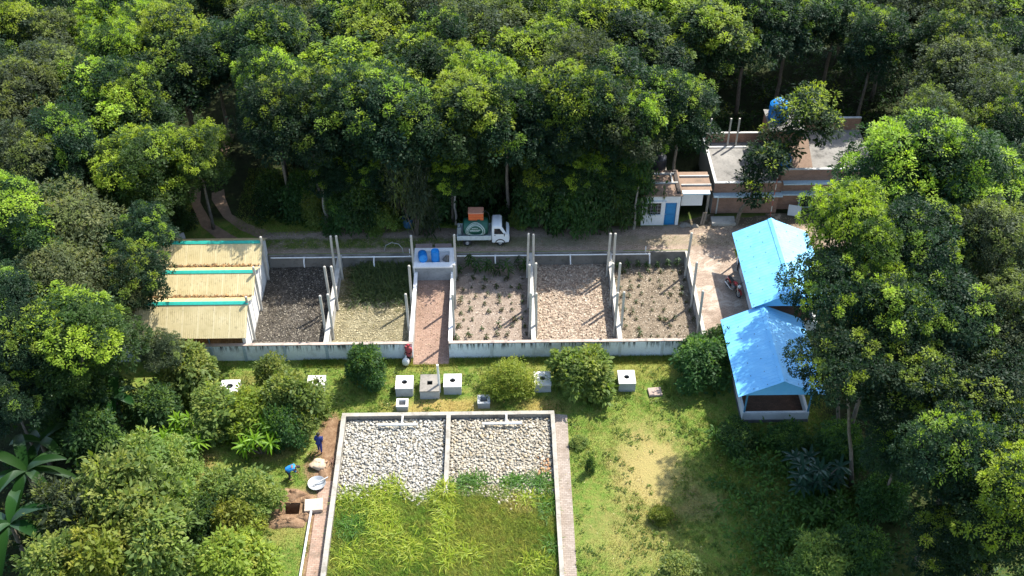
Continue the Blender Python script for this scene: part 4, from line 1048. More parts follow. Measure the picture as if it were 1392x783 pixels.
# ================================================================== people
SKIN = plain('skin',(.20,.105,.065),.55,var=.08)
def skin_mesh(name, joints, edges, mat, parent, root=None, sub=2):
    names=list(joints); ix={k:i for i,k in enumerate(names)}
    me=bpy.data.meshes.new(name); me.from_pydata([joints[k][0] for k in names],[(ix[a],ix[b]) for a,b in edges],[])
    o=link(name,me,mat,parent)
    md=o.modifiers.new('skin','SKIN'); md.use_smooth_shade=True
    sk=me.skin_vertices[0].data
    for k in names:
        r=joints[k][1]; sk[ix[k]].radius = r if hasattr(r,'__len__') else (r,r)
        sk[ix[k]].use_root = (k==root)
    if sub: s=o.modifiers.new('sub','SUBSURF'); s.levels=sub; s.render_levels=sub
    return o
def person(label, loc, yaw, P, shirt, trousers, hair, tunic=False, scarf=None):
    """P: joint positions of the pose, in metres, facing +x"""
    t = thing('person',(0,0,0),label,'person')
    J={}; E=[]
    def j(n,p,r): J[n]=(tuple(p),r)
    j('pelvis',P['pelvis'],(.115,.09)); j('waist',P['waist'],(.105,.08)); j('chest',P['chest'],(.13,.09)); j('neck0',P['neck'],.052); 
    hd=np.array(P['head']); nk=np.array(P['neck']); dv=(hd-nk)/np.linalg.norm(hd-nk)
    j('skull0',nk+dv*.08,.058); j('skull1',hd,.088); j('skull2',hd+dv*.07,.085); j('skull3',hd+dv*.125,.04)
    E += [('pelvis','waist'),('waist','chest'),('chest','neck0'),('neck0','skull0'),('skull0','skull1'),('skull1','skull2'),('skull2','skull3')]
    fw=np.array(P.get('face',(1,0,0)),float); fw/=np.linalg.norm(fw)
    j('nose0',hd+fw*.085-dv*.005,.016); j('nose1',hd+fw*.115-dv*.02,.011); E += [('skull1','nose0'),('nose0','nose1')]
    for s in ('l','r'):
        j('hip'+s,P['hip'+s],.09); j('knee'+s,P['knee'+s],.058); j('ankle'+s,P['ankle'+s],.04); j('heel'+s,np.array(P['ankle'+s])+[-.02,0,-.04],.036); j('toe'+s,np.array(P['ankle'+s])+[.17,0,-.055],.03)
        E += [('pelvis','hip'+s),('hip'+s,'knee'+s),('knee'+s,'ankle'+s),('ankle'+s,'heel'+s),('heel'+s,'toe'+s)]
        j('sh'+s,P['sh'+s],.055); j('elb'+s,P['elb'+s],.04); j('wri'+s,P['wri'+s],.028)
        w_=np.array(P['wri'+s]); e=np.array(P['elb'+s]); u=(w_-e)/np.linalg.norm(w_-e)
        sd_=np.cross(u,[0,0,1.]) if abs(u[2])<.9 else np.array([1.,0,0]); sd_-=u*(sd_@u); sd_/=np.linalg.norm(sd_); nn=np.cross(u,sd_)
        j('palm'+s,w_+u*.06,(.04,.018)); E += [('chest','sh'+s),('sh'+s,'elb'+s),('elb'+s,'wri'+s),('wri'+s,'palm'+s)]
        for k,(o_,l) in enumerate(((-.03,.06),(-.01,.075),(.011,.07),(.03,.055))):
            a=w_+u*.09+sd_*o_; j('k%d%s'%(k,s),a,.009); j('m%d%s'%(k,s),a+u*l*.6+nn*.008,.0085); j('f%d%s'%(k,s),a+u*l+nn*.025,.007)
            E += [('palm'+s,'k%d%s'%(k,s)),('k%d%s'%(k,s),'m%d%s'%(k,s)),('m%d%s'%(k,s),'f%d%s'%(k,s))]
        a=w_+u*.04+sd_*.035; j('th'+s,a+sd_*.012,.011); j('tt'+s,a+sd_*.03+u*.045+nn*.01,.008); E += [('palm'+s,'th'+s),('th'+s,'tt'+s)]
    body = skin_mesh('body',J,E,SKIN,t,'pelvis',2)
    dk = plain('eye_dark',(.02,.015,.012),.3)
    up=dv; rt=np.cross(fw,up)
    for s in (-1,1):
        c=hd+fw*.083+rt*s*.033+up*.012
        MB().lathe(tuple(c),[(.004,-.01),(.011,0),(.004,.01)],8).build('eye',dk,t)
        c=hd+rt*s*.092; MB().rbox(tuple(c),(.035,.018,.06)).build('ear',SKIN,t)
    MB().rbox(tuple(hd+fw*.088-up*.05),(.012,.04,.012)).build('mouth',plain('lip',(.16,.05,.045),.5),t)
    # hair or scarf as a cap over the skull
    c=hd-fw*.018+up*.045
    mb=MB(); vs=[];fs=[];n=16;k=6
    for a in range(k+1):
        ph=RD(105)*a/k
        for b in range(n):
            an=2*math.pi*b/n
            v=up*math.cos(ph)*.112+ (fw*math.cos(an)*.1+rt*math.sin(an)*.1)*math.sin(ph)
            vs.append(tuple(c+v))
    for a in range(k):
        for b in range(n): fs.append((a*n+b,(a+1)*n+b,(a+1)*n+(b+1)%n,a*n+(b+1)%n))
    h=mb.add(vs,fs).build('headscarf' if scarf else 'hair',scarf or hair,t,True); md=h.modifiers.new('t','SOLIDIFY'); md.thickness=.015
    # clothes: larger skins over the same joints
    K={}; Q=[]
    def c_(n,p,r): K[n]=(tuple(p),tuple(1.28*q for q in r) if hasattr(r,'__len__') else 1.3*r)
    c_('waist',P['waist'],(.145,.12)); c_('pelvis',P['pelvis'],(.15,.125)); c_('chest',P['chest'],(.168,.125)); c_('coll',np.array(P['chest'])*.35+np.array(P['neck'])*.65,.08)
    Q += [('pelvis','waist'),('waist','chest'),('chest','coll')]
    for s in ('l','r'):
        c_('sh'+s,P['sh'+s],.07); c_('el'+s,P['elb'+s],.056); Q += [('chest','sh'+s),('sh'+s,'el'+s)]
    if tunic:
        h0=(np.array(P['kneel'])+np.array(P['kneer']))/2; p0=np.array(P['pelvis'])
        c_('hem',p0*.25+h0*.75,(.2,.17)); c_('mid',p0*.6+h0*.4,(.175,.15)); Q += [('pelvis','mid'),('mid','hem')]
    skin_mesh('tunic' if tunic else 'shirt',K,Q,shirt,t,'waist',1)
    K={}; Q=[]
    c_('pelvis',P['pelvis'],(.105,.085)); 
    for s in ('l','r'):
        c_('h'+s,P['hip'+s],.085); c_('k'+s,P['knee'+s],.062); c_('a'+s,np.array(P['ankle'+s])+[0,0,.04],.05); Q += [('pelvis','h'+s),('h'+s,'k'+s),('k'+s,'a'+s)]
    skin_mesh('trousers',K,Q,trousers,t,'pelvis',1)
    t.location=loc; t.rotation_euler=(0,0,yaw)
    return t
def stand(lean=0., stepx=.1):
    return dict(pelvis=(0,0,.92),waist=(.01,0,1.08),chest=(.02+lean,0,1.27),neck=(.02+lean,0,1.42),head=(.04+lean,0,1.53),
      hipl=(0,.09,.88),hipr=(0,-.09,.88),kneel=(stepx,.1,.5),kneer=(-.02,-.1,.49),anklel=(stepx,.1,.085),ankler=(-.08,-.1,.085),
      shl=(.01+lean,.18,1.36),shr=(.01+lean,-.18,1.36),elbl=(-.02,.23,1.1),elbr=(.0,-.23,1.1),wril=(.12,.22,.9),wrir=(.12,-.22,.9))
w_=person('woman in a red tunic and headscarf carrying a white sack by the ramp',(-5.93,-.28,0),RD(-115),stand(),plain('red_tunic',(.40,.075,.085),.85,var=.4,scale=14),plain('dark_legging',(.05,.03,.03),.9),plain('hair',(.015,.012,.01),.6),True,plain('red_scarf',(.30,.03,.045),.85))
b = thing('white_sack',(-6.16,-.72,0),'white cloth sack held beside the woman in red','sack')
vs=[];fs=[];r=random.Random(11);n=14;k=8
for a in range(k+1):
    for q in range(n):
        ph=math.pi*a/k; an=2*math.pi*q/n; s=1+.1*math.sin(4*an)+r.uniform(-.05,.05)
        vs.append((-6.14+.24*s*math.sin(ph)*math.cos(an),-.62+.2*s*math.sin(ph)*math.sin(an),.36+.36*math.cos(ph)))
for a in range(k):
    for q in range(n): fs.append((a*n+q,(a+1)*n+q,(a+1)*n+(q+1)%n,a*n+(q+1)%n))
MB().add(vs,fs).build('sack_body',plain('white_cloth',(.66,.65,.63),.9),b,True)
MB().tube([(-6.13,-.6,.7),(-6.1,-.55,.86)],[.05,.035],8).build('sack_neck',plain('white_cloth',(.66,.65,.63)),b,True)
bend=dict(pelvis=(-.12,0,.86),waist=(.02,0,.98),chest=(.24,0,1.03),neck=(.40,0,.99),head=(.52,0,.96),face=(.45,0,-.9),
   hipl=(-.1,.09,.83),hipr=(-.1,-.09,.83),kneel=(.0,.12,.46),kneer=(.0,-.12,.46),anklel=(-.06,.13,.085),ankler=(-.08,-.13,.085),
   shl=(.30,.18,1.02),shr=(.30,-.18,1.02),elbl=(.36,.2,.74),elbr=(.38,-.2,.74),wril=(.46,.1,.54),wrir=(.48,-.1,.54))
person('worker in a bright blue shirt bending over beside the dug pit',(-12.5,-9.95,0),RD(12),bend,plain('blue_shirt',(.02,.24,.62),.8),plain('dark_trouser',(.03,.03,.035),.9),plain('hair',(.015,.012,.01),.6))
person('worker in navy clothes standing by the basin wall near the shrubs',(-10.95,-7.95,0),RD(80),stand(.05,.06),plain('navy_shirt',(.02,.035,.16),.85,var=.4,scale=12),plain('navy_trouser',(.025,.04,.19),.85),plain('hair',(.015,.012,.01),.6))
# ================================================================== leaf geometry
def unit(v): return v/(np.linalg.norm(v,axis=-1,keepdims=True)+1e-9)
def rosettes(C, Nn, size, col, nleaf, L, W, droop, el=(-.3,1.2), r=rng, fold=.12, start=(.1,.8), jit=.08):
    """nleaf leaves springing from each centre C about the direction Nn; returns verts, quads, colours"""
    k = len(C); size = np.broadcast_to(np.asarray(size,float),(k,)); 
    ref = np.where(np.abs(Nn[:,2:3])<.9, np.array([[0,0,1.]]), np.array([[1.,0,0]]))
    t1 = unit(np.cross(Nn,ref)); t2 = np.cross(Nn,t1)
    az = r.uniform(0,2*np.pi,(k,nleaf)); e = r.uniform(el[0],el[1],(k,nleaf))
    d = (np.cos(e)*np.cos(az))[...,None]*t1[:,None]+(np.cos(e)*np.sin(az))[...,None]*t2[:,None]+np.sin(e)[...,None]*Nn[:,None]
    s = C[:,None]+d*(size[:,None]*r.uniform(start[0],start[1],(k,nleaf)))[...,None]
    d2 = unit(d+np.array([0,0,-droop])+r.normal(0,.18,d.shape))
    up = unit(Nn[:,None]*.7+np.array([0,0,.6])+r.normal(0,.35,d.shape))
    side = unit(np.cross(d2,up)); nrm = np.cross(side,d2)
    ll = L*r.uniform(.7,1.2,(k,nleaf,1)); ww = W*r.uniform(.75,1.2,(k,nleaf,1))
    a = s; tip = s+d2*ll; mid = s+d2*ll*.5
    V = np.stack([a, mid+side*ww*.5+nrm*ww*fold, tip-nrm*ll*.06, mid-side*ww*.5+nrm*ww*fold],2).reshape(-1,3)
    n = k*nleaf
    F = np.arange(n*4).reshape(n,4)
    c = np.repeat(col[:,None],nleaf,1)*(1+r.normal(0,jit,(k,nleaf,1)))
    return V,F,np.clip(c.reshape(-1,3),.004,.9)
def join(parts):
    V=[];F=[];C=[];o=0
    for v,f,c in parts: V.append(v);F.append(f+o);C.append(c);o+=len(v)
    return np.concatenate(V),np.concatenate(F),np.concatenate(C)
PAL = {'rubber': ([(.018,.042,.017),(.025,.053,.019),(.036,.068,.021)],[(.20,.29,.036),(.28,.37,.044)],.42),
       'dark':   ([(.013,.034,.017),(.018,.042,.019),(.026,.053,.022)],[(.15,.23,.034),(.22,.30,.038)],.2),
       'grey':   ([(.042,.060,.032),(.054,.072,.036),(.066,.084,.040)],[(.13,.165,.045),(.16,.20,.05)],.3),
       'bright': ([(.030,.066,.016),(.042,.084,.019),(.06,.108,.021)],[(.22,.325,.034),(.30,.41,.042)],.55),
       'mango':  ([(.074,.090,.042),(.092,.110,.048),(.11,.126,.054)],[(.14,.165,.055),(.16,.165,.065)],.3),
       'shrub':  ([(.11,.17,.042),(.145,.21,.05),(.18,.245,.058)],[(.21,.26,.06),(.24,.28,.065)],.4),
       'yellow': ([(.15,.20,.028),(.18,.225,.032),(.21,.245,.038)],[(.26,.29,.04),(.29,.30,.055)],.4),
       'deep':   ([(.032,.075,.022),(.044,.092,.026),(.056,.11,.03)],[(.09,.155,.028),(.10,.17,.03)],.22)}
def crown(seed, kind, R=3.2, H=3.0, nclump=260, cs=.46, nleaf=110, L=.16, W=.088, lobes=9, shellw=.3, cut=-.55, sp=1.25, spread=1.0):
    """an uneven crown about the origin: lobes, each carrying tufts of leaves"""
    r = np.random.default_rng(seed)
    base,flush_sunlit,fr = PAL[kind]; base=np.array(base); flush_sunlit=np.array(flush_sunlit)
    # lobe centres: where the limbs end
    lc=[];lr=[]
    for i in range(lobes):
        az = 2*np.pi*i/lobes+r.uniform(-.4,.4); q=r.uniform(.35,.74)*spread
        lc.append((R*q*np.cos(az),R*q*np.sin(az),H*r.uniform(-.5,.4))); lr.append(R*r.uniform(.30,.54)/spread)
    for i in range(max(2,lobes//2)):
        az=r.uniform(0,6.28); lc.append((R*.28*np.cos(az),R*.28*np.sin(az),H*r.uniform(.35,.62))); lr.append(R*r.uniform(.36,.5))
    lc=np.array(lc); lr=np.array(lr)
    k = int(nclump*5); pick = r.integers(0,len(lc),k)
    d = unit(r.normal(0,1,(k,3))); d[:,2]=np.where(d[:,2]<cut,-d[:,2],d[:,2])
    P = lc[pick]+d*(lr[pick]*r.uniform(1-shellw,1.08,k)*np.where(r.random(k)<.07,r.uniform(1.1,1.35,k),1))[:,None]*np.array([1,1,.82])
    # drop tufts buried in other lobes
    D = np.linalg.norm((P[:,None]-lc[None])/np.array([1,1,.82]),axis=2)/lr[None]
    D[np.arange(k),pick]=9
    keep = D.min(1) > .72
    P=P[keep]; d=d[keep]; lob=pick[keep]
    sel=[]; md2=(cs*sp)**2
    for i in range(len(P)):
        if not sel or ((P[sel]-P[i])**2).sum(1).min()>md2*r.uniform(.7,1.2): sel.append(i)
        if len(sel)>=nclump: break
    P=P[sel]; d=d[sel]; lob=lob[sel]
    k=len(P)
    outw = unit(P*np.array([1,1,1.1])+np.array([0,0,H*.25]))
    nn = unit(d*.6+outw*.4+np.array([0,0,.75]))
    lt = r.uniform(.8,1.25,len(lc))
    col = base[r.integers(0,3,k)]*r.uniform(.85,1.18,(k,1))*lt[lob][:,None]
    # pale upper tufts: young shoots, also painting sunlit tops into the leaf colour
    lf = r.uniform(.1,1.9,len(lc))
    hz = np.clip((nn[:,2]-.2)*1.2,0,1)*np.clip((P[:,2]/H+.55),0,1.3)
    fl = r.random(k) < fr*lf[lob]*hz*1.5
    col[fl]=flush_sunlit[r.integers(0,2,fl.sum())]*r.uniform(.85,1.15,(fl.sum(),1))
    A = rosettes(P,nn,cs*r.uniform(.75,1.25,k),col,nleaf,L,W,.3,r=r,start=(.45,1.0),el=(-.35,1.5))
    # inner leaves
    ki = int(k*1.2); P2 = lc[r.integers(0,len(lc),ki)]+r.normal(0,.33,(ki,3))*R*.55
    B = rosettes(P2,unit(P2+np.array([0,0,1.])+r.normal(0,.4,P2.shape)),cs*1.3,base[r.integers(0,2,ki)],max(10,nleaf//5),L*1.7,W*1.7,.4,r=r)
    V,F,Cc = join([A,B])
    return V,F,Cc,lc,lr
def trunk(seed, base_h, lc, R, r0=.17, lean=(0,0)):
    """tapered stem with limbs up to the lobes of the crown (crown centre at base_h)"""
    r = random.Random(seed); mb=MB()
    fork = base_h-R*.75
    pts=[];rad=[]
    for i in range(6):
        t=i/5; pts.append((lean[0]*t*t+r.uniform(-.06,.06)*(i>0),lean[1]*t*t+r.uniform(-.06,.06)*(i>0),fork*t-.1*(i==0))); rad.append(r0*(1.25 if i==0 else 1-.38*t))
    mb.tube(pts,rad,9)
    top=np.array(pts[-1])
    for c in lc:
        e=np.array(c)*.95+np.array([0,0,base_h]); m_=top*.45+e*.55+np.array([r.uniform(-.2,.2),r.uniform(-.2,.2),-.25])
        mb.tube([top-np.array([0,0,.15]),m_,e],[r0*.5,r0*.32,r0*.12],6)
    return mb
VAR={}
def variant(kind, seed, HC, R=3.2, H=3.0, r0=.16, **kw):
    key=(kind,seed,HC)
    if key in VAR: return VAR[key]
    V,F,Cc,lc,lr = crown(seed,kind,R,H,**kw)
    me = np_mesh('crown',V+np.array([0,0,HC]),F,Cc); me.materials.append(M_LEAF)
    mb = trunk(seed,HC,lc,R,r0)
    tm = bpy.data.meshes.new('trunk'); tm.from_pydata(mb.v,[],mb.f); tm.update(); tm.shade_smooth(); tm.materials.append(M_BARK)
    VAR[key]=(me,tm,HC,R); return VAR[key]
def tree(x,y,z,var,scale,label,cat='tree',group=None,rz=None,sz=1.0,name='rubber_tree',tilt=(0,0)):
    me,tm,HC,R = var
    t = thing(name,(x,y,z),label,cat,group)
    c = bpy.data.objects.new('crown',me); b = bpy.data.objects.new('trunk',tm)
    for o in (c,b): COL.objects.link(o); o.parent=t
    t.rotation_euler=(tilt[0],tilt[1],random.uniform(0,6.28) if rz is None else rz); t.scale=(scale,scale,scale*sz)
    return t
KV = {k:[variant(k,s+100*i,8.4) for s in (1,2,3)] for i,k in enumerate(('rubber','dark','grey'))}
KV['bright']=[variant('bright',s+400,8.4) for s in (1,2)]
KT = {k:[variant(k,s+600+50*i,12.6) for s in (1,2)] for i,k in enumerate(('rubber','dark','grey','bright'))}
KV['mango']=[variant('mango',s+500,6.2,3.2,2.9,.2,nclump=330,cs=.42,nleaf=40,L=.22,W=.075,lobes=10) for s in (1,2)]

# ---- the wood behind the road: crowns seen in the photograph (pixel of crown centre, radius in pixels, kind)
WOOD = [(128,51,36,'bright'),(168,84,40,'bright'),(163,15,42,'rubber'),(198,52,40,'rubber'),(238,62,48,'rubber'),(243,98,50,'dark'),(64,64,44,'grey'),(22,50,44,'rubber'),
 (51,115,58,'grey'),(140,133,55,'rubber'),(185,150,42,'rubber'),(20,152,52,'grey'),(255,150,40,'dark'),(290,78,46,'dark'),(320,160,40,'dark'),(335,80,46,'dark'),
 (380,20,48,'grey'),(372,62,46,'dark'),(370,122,44,'rubber'),(450,150,40,'dark'),(478,30,50,'dark'),(528,30,40,'rubber'),(523,58,55,'rubber'),(490,112,68,'bright'),
 (567,25,48,'grey'),(575,100,52,'rubber'),(618,112,44,'rubber'),(594,70,42,'dark'),(657,52,48,'grey'),(657,128,46,'rubber'),(692,88,48,'rubber'),(625,192,56,'rubber'),
 (682,15,44,'rubber'),(425,150,44,'rubber'),(532,158,55,'dark'),(415,195,44,'dark'),(727,22,46,'rubber'),(802,45,48,'rubber'),(843,15,46,'rubber'),(880,24,44,'rubber'),(917,20,46,'rubber'),
 (945,48,56,'rubber'),(1003,88,48,'rubber'),(958,95,52,'rubber'),(930,85,44,'dark'),(858,75,56,'dark'),(738,88,52,'rubber'),(790,105,48,'grey'),(828,118,48,'dark'),(874,150,50,'dark'),
 (855,180,46,'grey'),(772,148,52,'rubber'),(735,155,44,'dark'),(764,190,44,'dark'),(820,200,46,'dark'),(690,190,46,'dark'),(560,205,52,'dark'),(478,190,50,'dark'),(365,200,44,'dark'),
 (925,150,44,'dark'),(870,235,40,'rubber'),(1018,35,48,'dark'),(1213,20,46,'grey'),(1256,40,54,'grey'),(1300,20,46,'grey'),(1075,25,46,'dark'),(1139,20,46,'dark'),(1101,62,40,'dark'),
 (1190,61,40,'dark'),(1356,30,46,'dark'),(1369,77,44,'dark'),(1300,75,42,'dark'),(1208,128,48,'rubber'),(1168,130,44,'dark'),(1254,128,46,'grey'),(1305,115,50,'grey'),(1356,118,46,'grey'),(1060,95,42,'dark'),
 (1325,150,46,'grey'),(1375,160,46,'dark')]
trees=[]
def add_tree(x,y,kind,scale,label=None,group=None,zg=ROAD,sz=1.,vi=None,tall=False,**k):
    KK = KT if tall else KV
    v = KK[kind][(len(trees) if vi is None else vi)%len(KK[kind])]
    t = tree(x,y,zg,v,scale,label,'tree',group,sz=sz,**k); trees.append((t,x,y,kind)); return t
wood=[]
for i,(px,py,pr,kind) in enumerate(WOOD):
    zc = ROAD+7.6+((i*37)%10)*.13
    p = at(px,py,zc); s = max(.8,min(1.5,(pr*1.12/(pxm(p)))/2.75))
    if p[1] < 13.6: p[1] = 13.6+.1*(i%5)
    if -25<p[0]<-15.5 and p[1]<17.5: continue
    if 14<p[0]<31 and p[1]<23.2: continue
    wood.append((p[0],p[1],kind,s,(zc-ROAD)/(8.4*s)))
# fill the rows behind, where only scraps show
HOUSE = lambda x,y: (9.8<x<28.8 and y<22.3) or (14<x<31 and y<23.2) or (-25<x<-15.5 and y<17)
TRACK = lambda x,y: abs(x+22.2)<2.4 and y<20
rr = np.random.default_rng(21)
for gy in np.arange(14.2,50,5.2):
    for gx in np.arange(-50,53,5.4):
        x=gx+rr.uniform(-1.2,1.2)+(2.5 if int(gy/5.2)%2 else 0); y=gy+rr.uniform(-1,1)
        if HOUSE(x,y) or TRACK(x,y): continue
        if abs(x) > 8+ (y+52)*.53: continue
        if min((x-w[0])**2+(y-w[1])**2 for w in wood) < 3.9**2: continue
        wood.append((x,y,'dark' if rr.random()<.6 else 'rubber',rr.uniform(.85,1.08),rr.uniform(.95,1.08)))
ZONES=[(-99,-27,'left beyond the dirt track'),(-27,-17,'behind the yellow sheds'),(-17,-11,'behind the dark bed'),(-11,-6,'behind the reed bed'),(-6,-2.6,'behind the water tank'),
       (-2.6,2,'behind the parked truck'),(2,8,'behind the bare straw bed'),(8,15,'behind the white hut'),(15,24,'behind the brick house'),(24,99,'right beyond the brick house')]
ROWN=['front row','second row','third row','fourth row','fifth row','sixth row','seventh row','eighth row','ninth row']
LOOK={'rubber':'green topped','dark':'dark leaved','grey':'greyish','bright':'bright yellow-green'}
ORD=['','second ','third ','fourth ','fifth ','sixth ','seventh ','eighth ']
cells={}
for w_ in wood:
    z=[k for k,(a,b,_) in enumerate(ZONES) if a<=w_[0]<b][0]; row=min(8,int((w_[1]-12.5)/5.2)); cells.setdefault((z,row,w_[2]),[]).append(w_)
for (z,row,kd),L in sorted(cells.items()):
    L.sort(key=lambda q:q[0])
    for i,(x,y,kind,s,sz) in enumerate(L):
        lab='%s tree, wood %s, %s'%(LOOK[kind],ROWN[row],ZONES[z][2])
        if len(L)>1: lab += ', %sfrom left'%('first ' if i==0 else ORD[i])
        add_tree(x,y,kind,s,lab,'trees of the wood',sz=sz)

# ---- trees at the two sides
SIDE=[ # px,py of crown centre, crown height above its ground, radius px, kind, ground, label
 (200,222,7.0,66,'bright',1.2,'bright green spreading tree above the rear yellow shed by the dirt track'),
 (268,212,6.6,46,'bright',1.3,'yellow-green tree reaching out over the dirt track'),
 (96,452,6.5,78,'bright',.3,'bright yellow-green tree left of the front yellow shed'),
 (215,478,3.6,30,'grey',.0,'small grey-green tree before the left end of the front yellow shed'),
 (30,300,7.5,62,'rubber',1.0,'tall green tree at the left picture edge beside the olive mango tree'),
 (40,470,6.5,60,'dark',.3,'dark tree at the left edge below the olive mango tree'),
 (192,320,5.5,46,'dark',1.0,'dark tree hanging over the left end of the rear yellow shed'),
 (185,375,5.5,48,'dark',.6,'dark tree hanging over the left end of the middle yellow shed'),
 (8,410,6.5,56,'dark',.5,'dark tree at the left picture edge beside the bright yellow-green tree'),
 (15,540,5.0,44,'dark',.2,'low dark tree at the left picture edge above the banana plants'),
 (20,220,8,60,'grey',1.4,'greyish tree at the left picture edge below the wood'),
 (90,200,8,55,'dark',1.4,'dark tree left of the bright spreading tree'),
 (1082,172,7.6,48,'rubber',1.4,None),
 (1222,225,12.6,76,'rubber',1.4,'pale-tipped round tree on the right behind the rear blue shelter'),
 (1315,235,12.6,74,'rubber',1.4,'broad tree with bright shoots near the right picture edge, level with the brick house'),
 (1165,312,12.2,62,'bright',1.4,'bright green tree just right of the rear blue shelter'),
 (1252,330,11.5,66,'dark',1.2,'dark tree right behind the bright one beside the rear blue shelter'),
 (1350,330,11.5,66,'grey',1.2,'greyish tree at the right edge below the broad bright-shoot tree'),
 (1136,398,11.6,58,'dark',.2,'dark tree overhanging the right slopes of both blue shelters'),
 (1205,420,10.5,66,'rubber',.6,'green tree right of the dark overhanging one'),
 (1290,430,10.8,70,'dark',.5,'dark tree in the second rank right of the front shelter, left of the edge tree'),
 (1372,440,10.8,66,'grey',.5,'greyish tree at the right picture edge level with the front shelter'),
 (1150,495,10.2,60,'dark',0,'dark tree with few bright shoots beside the front blue shelter'),  # dark kind on the lower right crowns stands in for their mutual shade
 (1240,520,9.5,70,'dark',0,'dark tree behind the shade, right of the one by the front shelter'),
 (1335,540,9.8,74,'dark',0,'dark tree with few yellow tips at the right edge below the shelters'),
 (1300,630,8.8,72,'dark',0,'dark tree in the lower right shade, left of the corner one'),
 (1375,690,8.8,76,'rubber',0,'sunlit tree in the lower right corner'),
 (1390,600,8.8,66,'dark',0,'dark tree at the right edge above the corner tree'),
 (1225,610,5.8,50,'dark',0,'dark slim tree with a leaning pale trunk in the lower right shade'),
 (1290,740,6.0,62,'dark',0,'dark tree along the bottom edge left of the corner tree'),
 (1400,250,8.2,60,'dark',1.4,'dark tree at the right edge beside the broad bright-shoot tree'),
 (1265,180,8.2,50,'grey',1.4,'greyish tree above the pale-tipped round tree'),
 (1350,190,8.2,50,'dark',1.4,'dark tree behind the broad bright-shoot tree'),
]
for i,(px,py,hc,pr,kind,zg,lab) in enumerate(SIDE):
    if lab is None: continue
    p=at(px,py,zg+hc); s=pr/pxm(p)/3.05; tall=hc/s>10.4
    kw={}
    if 1130<px<1170 and 300<py<510:      # tilted so these raised crowns throw shade on the shelters and lawn
        off=2.4; p[0]+=off; kw=dict(rz=0.,tilt=(0,-math.atan2(off,hc)))
    t=add_tree(p[0],p[1],kind,s,lab,'trees at the sides',zg,sz=hc/((12.6 if tall else 8.4)*s),vi=i,tall=tall,**kw)
for px,py,hc,pr,lab in ((105,310,6.2,78,'olive grey mango tree left of the rear yellow shed'),(70,385,5.6,66,'olive grey mango tree left of the middle yellow shed'),(170,395,4.8,40,'small olive mango tree crowding the left end of the middle yellow shed')):
    p=at(px,py,.7+hc); s=pr/pxm(p)/3.2
    tree(p[0],p[1],.7,KV['mango'][px%2],s,lab,'tree','mango trees on the left',sz=hc/(6.2*s),name='mango_tree')
# leaning tree before the brick house
V1=crown(61,'rubber',2.45,2.5,190,.45,30,.25,.11,6); V2=crown(62,'dark',1.8,1.8,110,.45,30,.25,.11,5)
b0=np.array([17.66,12.3,ROAD]); c1=at(1088,170,7.9)-b0; c2=at(1040,222,6.4)-b0; c3=at(1025,262,5.2)-b0
V3=crown(63,'dark',.95,.95,36,.42,28,.25,.11,4)
V,F,Cc=join([(V1[0]+c1,V1[1],V1[2]),(V2[0]+c2,V2[1],V2[2]),(V3[0]+c3,V3[1],V3[2])])
t=thing('leaning_tree',tuple(b0),'slender tree leaning over the front of the brick house roof','tree')
link('crown',np_mesh('crown',V,F,Cc),M_LEAF,t)
mb=MB(); mb.tube([b0+[0,0,-.1],b0+[.25,.15,1.3],b0+c3*.8,b0+c2*.75+[0,0,.2],b0+c2,b0+c1*.9,b0+c1],[.17,.14,.12,.10,.08,.06,.03],8)
mb.build('trunk',M_BARK,t,True)

# ================================================================== shrubs and smaller plants
def shrub_mesh(seed,kind,R,H,n,cs,nl,L,W,lobes=6,stem=True):
    V,F,Cc,lc,lr=crown(seed,kind,R,H,n,cs,nl,L,W,lobes+2,.4,-.9,.95,1.22)
    V=V+np.array([0,0,H*.85]); V[:,2]=np.maximum(V[:,2],.03)
    me=np_mesh('leaves',V,F,Cc); me.materials.append(M_LEAF)
    mb=MB()
    for c in lc: mb.tube([(c[0]*.1,c[1]*.1,-.05),(c[0]*.5,c[1]*.5,H*.4),(c[0],c[1],max(.2,c[2]+H*.8))],[.035,.025,.012],5)
    tm=bpy.data.meshes.new('stems'); tm.from_pydata(mb.v,[],mb.f); tm.materials.append(M_BARK)
    return me,tm,R,H
SHV={}
def shrub(px,py,R,H,kind,label,seed=0,name='shrub',z=0.,leaf=(.17,.08),dens=1.,lobes=6,xy=None,group=None,cat='shrub',cs=.3):
    key=(kind,seed,leaf,lobes)
    if key not in SHV: SHV[key]=shrub_mesh(seed+900,kind,1.6,1.5,int(190*dens),cs,30,leaf[0],leaf[1],lobes)
    me,tm,R0,H0=SHV[key]
    p = at(px,py,z+H*.8) if xy is None else np.array([xy[0],xy[1],0])
    t=thing(name,(p[0],p[1],z),label,cat,group); q_=random.uniform(.92,1.1); s=(R/R0*q_,R/R0/q_,H/H0)
    for nm,me_ in (('leaves',me),('stems',tm)):
        o=bpy.data.objects.new(nm,me_); COL.objects.link(o); o.parent=t
    t.scale=s; t.rotation_euler=(0,0,random.uniform(0,6.28)); return t
shrub(371,514,1.15,1.5,'shrub','bushy rounded sapling between the two white box tops on the left',1,dens=1)
shrub(496,503,1.15,1.6,'deep','dark green rounded bush before the left wall, nearest the woman',2,leaf=(.2,.1))
shrub(696,514,1.5,1.3,'yellow','yellowish feathery bush before the right wall',3,leaf=(.15,.05),lobes=9)
shrub(792,511,1.75,1.6,'shrub','large round glossy bush before the right wall, beside a white box',2,leaf=(.24,.12),dens=1.2,lobes=8)
shrub(955,490,1.9,1.7,'deep','dark bush at the right end of the front wall',4,leaf=(.18,.08),lobes=8)
shrub(980,468,1.2,1.5,'deep','taller dark bush between the right wall end and the front blue shelter',5,leaf=(.18,.08))
shrub(258,508,1.9,1.7,'shrub','round leafy bush under the front yellow shed',6,leaf=(.2,.1))
